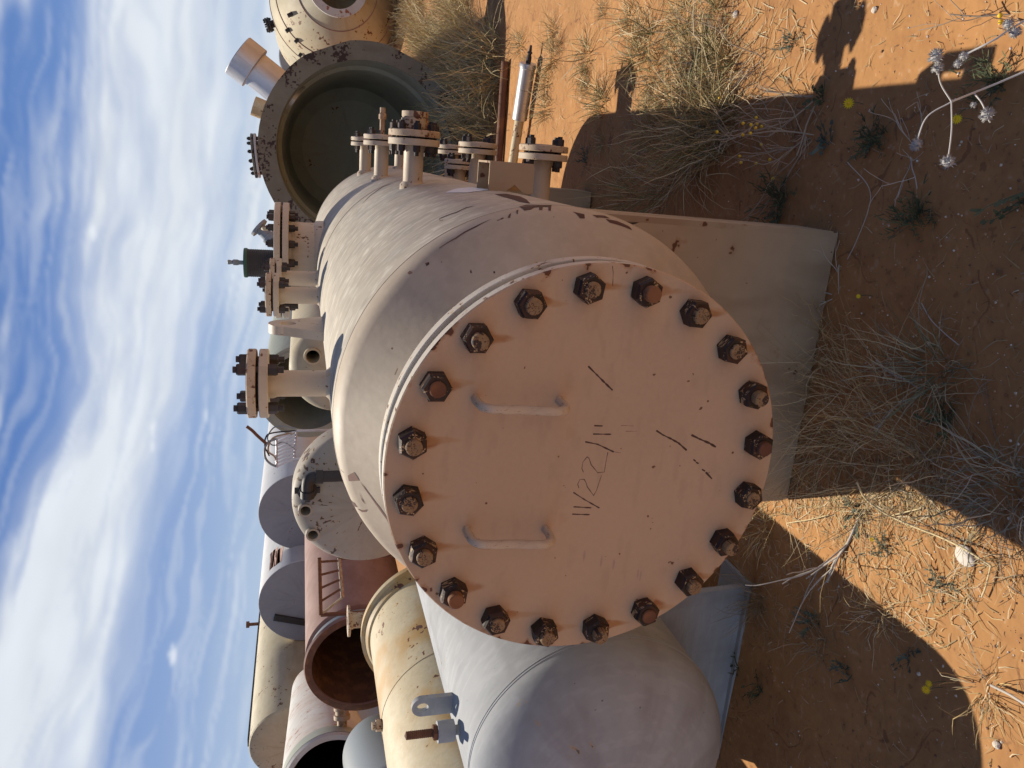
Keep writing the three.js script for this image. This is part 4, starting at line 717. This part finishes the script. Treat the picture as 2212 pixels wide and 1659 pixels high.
// yellow daisies
{
  const petals = (() => { const s = Strips(); for (let k = 0; k < 14; k++) { const a = k / 14 * 6.283, d = V(Math.cos(a), .15, Math.sin(a)); s.blade([d.clone().multiplyScalar(.003), d.clone().multiplyScalar(.009), d.clone().multiplyScalar(.0145)], .0022, [.80, .58, .01], V(-Math.sin(a), 0, Math.cos(a))); } return s.build(); })();
  const pos = [[1822, 222, 1.2], [2060, 257, .9], [1880, 1165, .5], [2000, 1490, .8], [2006, 1477, .7], [1555, 1432, .7], [1040, 93, 2], [1025, 88, 2], [1850, 640, .5], [1660, 385, .5]];
  pos.forEach(([u, v, s], i) => { const p = onHeight(u, v, .05), g = thing('yellow_flower', ['yellow daisy just inside the vessel shadow edge', 'yellow daisy under the silver seed heads'][i] ?? 'small yellow flower growing on the sand', 'flower', V(p.x, gh(p.x, p.z), p.z), 0, i > 1 ? 'small yellow flowers' : undefined); mesh('stem', tube([[0, -.01, 0], [.004, .025, .003], [0, .05, 0]], .0009, 5, 6), leafG, g); const f = mesh('petals', petals, grassMat, g); f.position.y = .05; f.scale.setScalar(s); f.rotation.set(.5, i, .3); const d = mesh('disc', new THREE.SphereGeometry(.0038 * s, 8, 6), yellow, g); d.position.y = .051; });
}
// leafy weeds
{
  const leaf = (seed, n, L, w, c, lie) => {
    const r = rng(seed), s = Strips(), nl = Math.max(7, Math.round(n * .55));
    for (let k = 0; k < nl; k++) {
      const a = r() * 6.283, e = lie + Math.pow(r(), 2) * 1.4; let d = V(Math.cos(a), e, Math.sin(a)).normalize(), p = V((r() - .5) * L * .5, 0, (r() - .5) * L * .5); const l = L * (.35 + .8 * r()), kk = .65 + .7 * r(), col = [c[0] * kk * (.9 + .3 * r()), c[1] * kk, c[2] * kk], pts = [p.clone()];
      for (let q = 0; q < 4; q++) { d.add(V((r() - .5) * .7, (r() - .55) * .35, (r() - .5) * .7)).normalize(); p = p.clone().addScaledVector(d, l / 4); if (p.y < .004) p.y = .004; pts.push(p); }
      s.blade(pts, w * .22, col, V(-Math.sin(a), 0, Math.cos(a)));
      const m = w > .005 ? 5 : 9;
      for (let q = 0; q < m; q++) { const b0 = pts[1 + Math.floor(r() * 4)].clone().lerp(pts[Math.floor(r() * 4)], r() * .7), dd = d.clone().add(V((r() - .5) * 2.4, (r() - .3), (r() - .5) * 2.4)).normalize(), ll = l * (.12 + .2 * r()); s.blade([b0, b0.clone().addScaledVector(dd, ll * .45), b0.clone().addScaledVector(dd, ll * .8), b0.clone().addScaledVector(dd, ll)], w * (.3 + .5 * r()), col, V(-dd.z, (r() - .5) * .5, dd.x).normalize()); }
    }
    return s.build();
  };
  const G1 = [.085, .10, .045], G2 = [.10, .125, .085], items = [[1880, 300, 60, .09, .004, G1, 'bushy dark green weed in shade between the bare weeds and the seed head plant'], [1780, 305, 14, .09, .011, G2, 'broad leaved grey green rosette at the foot of the spreading dead weed'], [1765, 210, 10, .07, .010, G1, 'small dark rosette at the vessel shadow edge'], [1970, 470, 60, .10, .0035, G1, 'feathery dark green weed on shaded sand below the spreading dead weed'], [1680, 440, 70, .13, .004, G1, 'wide dark weed in deep shade beside the saddle plate'], [2040, 900, 36, .07, .005, G1, 'dark green leaves at the foot of the low grass tuft'], [1850, 1108, 12, .08, .010, G2, 'grey green leafy rosette in the sun under the cover'], [1905, 1180, 30, .07, .0025, G2, 'thin leaved green sprig beside the dead branch'], [2030, 1260, 26, .06, .0025, G2, 'thin green sprig between white stone and grey vessel shadow'], [1830, 1450, 16, .07, .006, G2, 'grey green sprig inside the grey vessel shadow'], [1760, 1340, 16, .08, .008, G2, 'drooping blue green weed near the grey saddle'], [1960, 1420, 12, .06, .006, G2, 'blue green leaves near the rounded tip of the shadow'], [2205, 430, 8, .10, .012, G1, 'dark pointed leaves at the near edge of the shaded sand'], [2150, 180, 50, .10, .003, G1, 'fine leaved green weed by the seed head plant'], [1730, 820, 20, .08, .006, G2, 'grey green leaves in the feathery grass below the cover'], [1260, 340, 30, .10, .004, G2, 'fine grey green weed on sunlit sand near the lower side nozzles'], [1700, 90, 24, .08, .003, G2, 'sparse green sprig on sunlit sand by the nozzle shadows'], [1560, 230, 24, .12, .003, G2, 'grey green sprig growing out of the large tussock'], [1590, 1430, 20, .1, .007, G1, 'dark weed under the grey vessel with a small yellow flower'], [1640, 1480, 20, .1, .007, G1, 'dark weed in deep shade under the grey vessel']];
  items.forEach(([u, v, n, L, w, c, lb], i) => { const [x, z] = gpx(u, v); put(solo('leafy_weed', leaf(900 + i, n, L, w, c, .25), leafMat, lb, 'weed'), x, z); });
}
// stones
{
  const [x, z] = gpx(2085, 1200), st = new THREE.SphereGeometry(1, 28, 16); { const p = st.attributes.position; for (let i = 0; i < p.count; i++) { const a = 1 + .06 * Math.sin(p.getX(i) * 4 + 1) + .04 * Math.sin(p.getZ(i) * 6); p.setXYZ(i, p.getX(i) * .033 * a, p.getY(i) * .009, p.getZ(i) * .024 * a); } st.computeVertexNormals(); }
  const m = put(solo('flat_stone', st, flat([.62, .56, .50], .8), 'flat white oval stone on the sunlit sand', 'stone'), x, z, .9); m.position.y += .006;
  const r = rng(808), stone = new THREE.DodecahedronGeometry(1, 1); { const p = stone.attributes.position; for (let i = 0; i < p.count; i++) { const a = .85 + .3 * vn(p.getX(i) * 2 + 9, p.getY(i) * 2 + p.getZ(i) * 3 + 9, 64, 64, 9); p.setXYZ(i, p.getX(i) * a, p.getY(i) * a * .7, p.getZ(i) * a); } stone.computeVertexNormals(); }
  const pm = [flat([.5, .38, .26], .85), flat([.62, .55, .46], .8), flat([.26, .15, .09], .9)];
  [[2155, 1608, .010, 1, 'tan round pebble on the sunlit sand at the side of the grey vessel shadow'], [1878, 20, .010, 1, 'pale pebble on sunlit sand beyond the nozzle shadow'], [1580, 30, .014, 1, 'white pebble on sunlit sand near the far weeds'], [1985, 1455, .006, 1, 'pale pebble inside the tip of the grey vessel shadow'], [2000, 745, .006, 0, 'pale pebble on the dark shaded sand']].forEach(([u, v, s, k, lb]) => { const [a, b] = gpx(u, v), q = put(solo('pebble', stone, pm[k], lb, 'pebble'), a, b, r() * 6); q.scale.setScalar(s); q.position.y += s * .4; });
  // scattered grit and straw litter nobody could count
  const gs = []; for (let i = 0; i < 1500; i++) { const u = 1150 + Math.pow(r(), .6) * 1060, v = -40 + r() * 1740, [a, b] = gpx(u, v); const s = .0012 + .0035 * Math.pow(r(), 3), q = new THREE.TetrahedronGeometry(s, 1); q.rotateY(r() * 6); q.translate(a, gh(a, b) + s * .3, b); const n = q.attributes.position.count, c = [[.6, .5, .4], [.35, .17, .08], [.5, .3, .17], [.2, .1, .06], [.7, .63, .55]][Math.floor(r() * 5)], col = new Float32Array(n * 3); for (let k = 0; k < n; k++) col.set(c, k * 3); q.setAttribute('color', new THREE.BufferAttribute(col, 3)); q.deleteAttribute('uv'); gs.push(q); }
  const gm = mesh('grit', mergeGeometries(gs), new THREE.MeshStandardMaterial({ vertexColors: true, roughness: .9 }), scene); tag(gm, 'fine grit and tiny pebbles scattered over the orange sand', 'grit'); gm.userData.kind = 'stuff';
  const S = Strips(); const lit = (u, v, L, w, c) => { const [a, b] = gpx(u, v), t = r() * 6.283, y = gh(a, b) + .003, d = V(Math.cos(t), 0, Math.sin(t)), e = V(-d.z, 0, d.x), p = V(a, y, b), cv = (r() - .5) * L * .3; S.blade([p, p.clone().addScaledVector(d, L * .5).addScaledVector(e, cv).add(V(0, .006 * r(), 0)), p.clone().addScaledVector(d, L).add(V(0, .004 * r(), 0))], w, c, e.clone().add(V(0, .4 * (r() - .5), 0)).normalize()); };
  const pick = () => { const c = straw[Math.floor(r() * 6)], k = .6 + .5 * r(); return [c[0] * k, c[1] * k, c[2] * k]; };
  for (let i = 0; i < 900; i++) lit(1640 + Math.pow(r(), 1.2) * 480, 1060 + r() * 330, .02 + .08 * r() * r(), .0009 + .0008 * r(), pick());
  for (let i = 0; i < 500; i++) lit(1700 + r() * 330, 960 + r() * 160, .03 + .1 * r(), .001 + .0008 * r(), pick());
  for (let i = 0; i < 700; i++) lit(1100 + r() * 650, r() * 330, .03 + .07 * r(), .0012 + .001 * r(), pick());
  for (let i = 0; i < 700; i++) lit(1500 + r() * 720, r() * 1660, .015 + .05 * r(), .0008 + .0006 * r(), pick());
  for (let i = 0; i < 500; i++) { const k = .12 + .2 * r(); lit(1500 + r() * 720, r() * 1660, .006 + .012 * r(), .0012, [k, k * .6, k * .35]); }
  const lm = mesh('straw_litter', S.build(), grassMat, scene); tag(lm, 'loose straw and dry plant litter strewn on the sand', 'straw'); lm.userData.kind = 'stuff';
}
renderer.render(scene, camera);
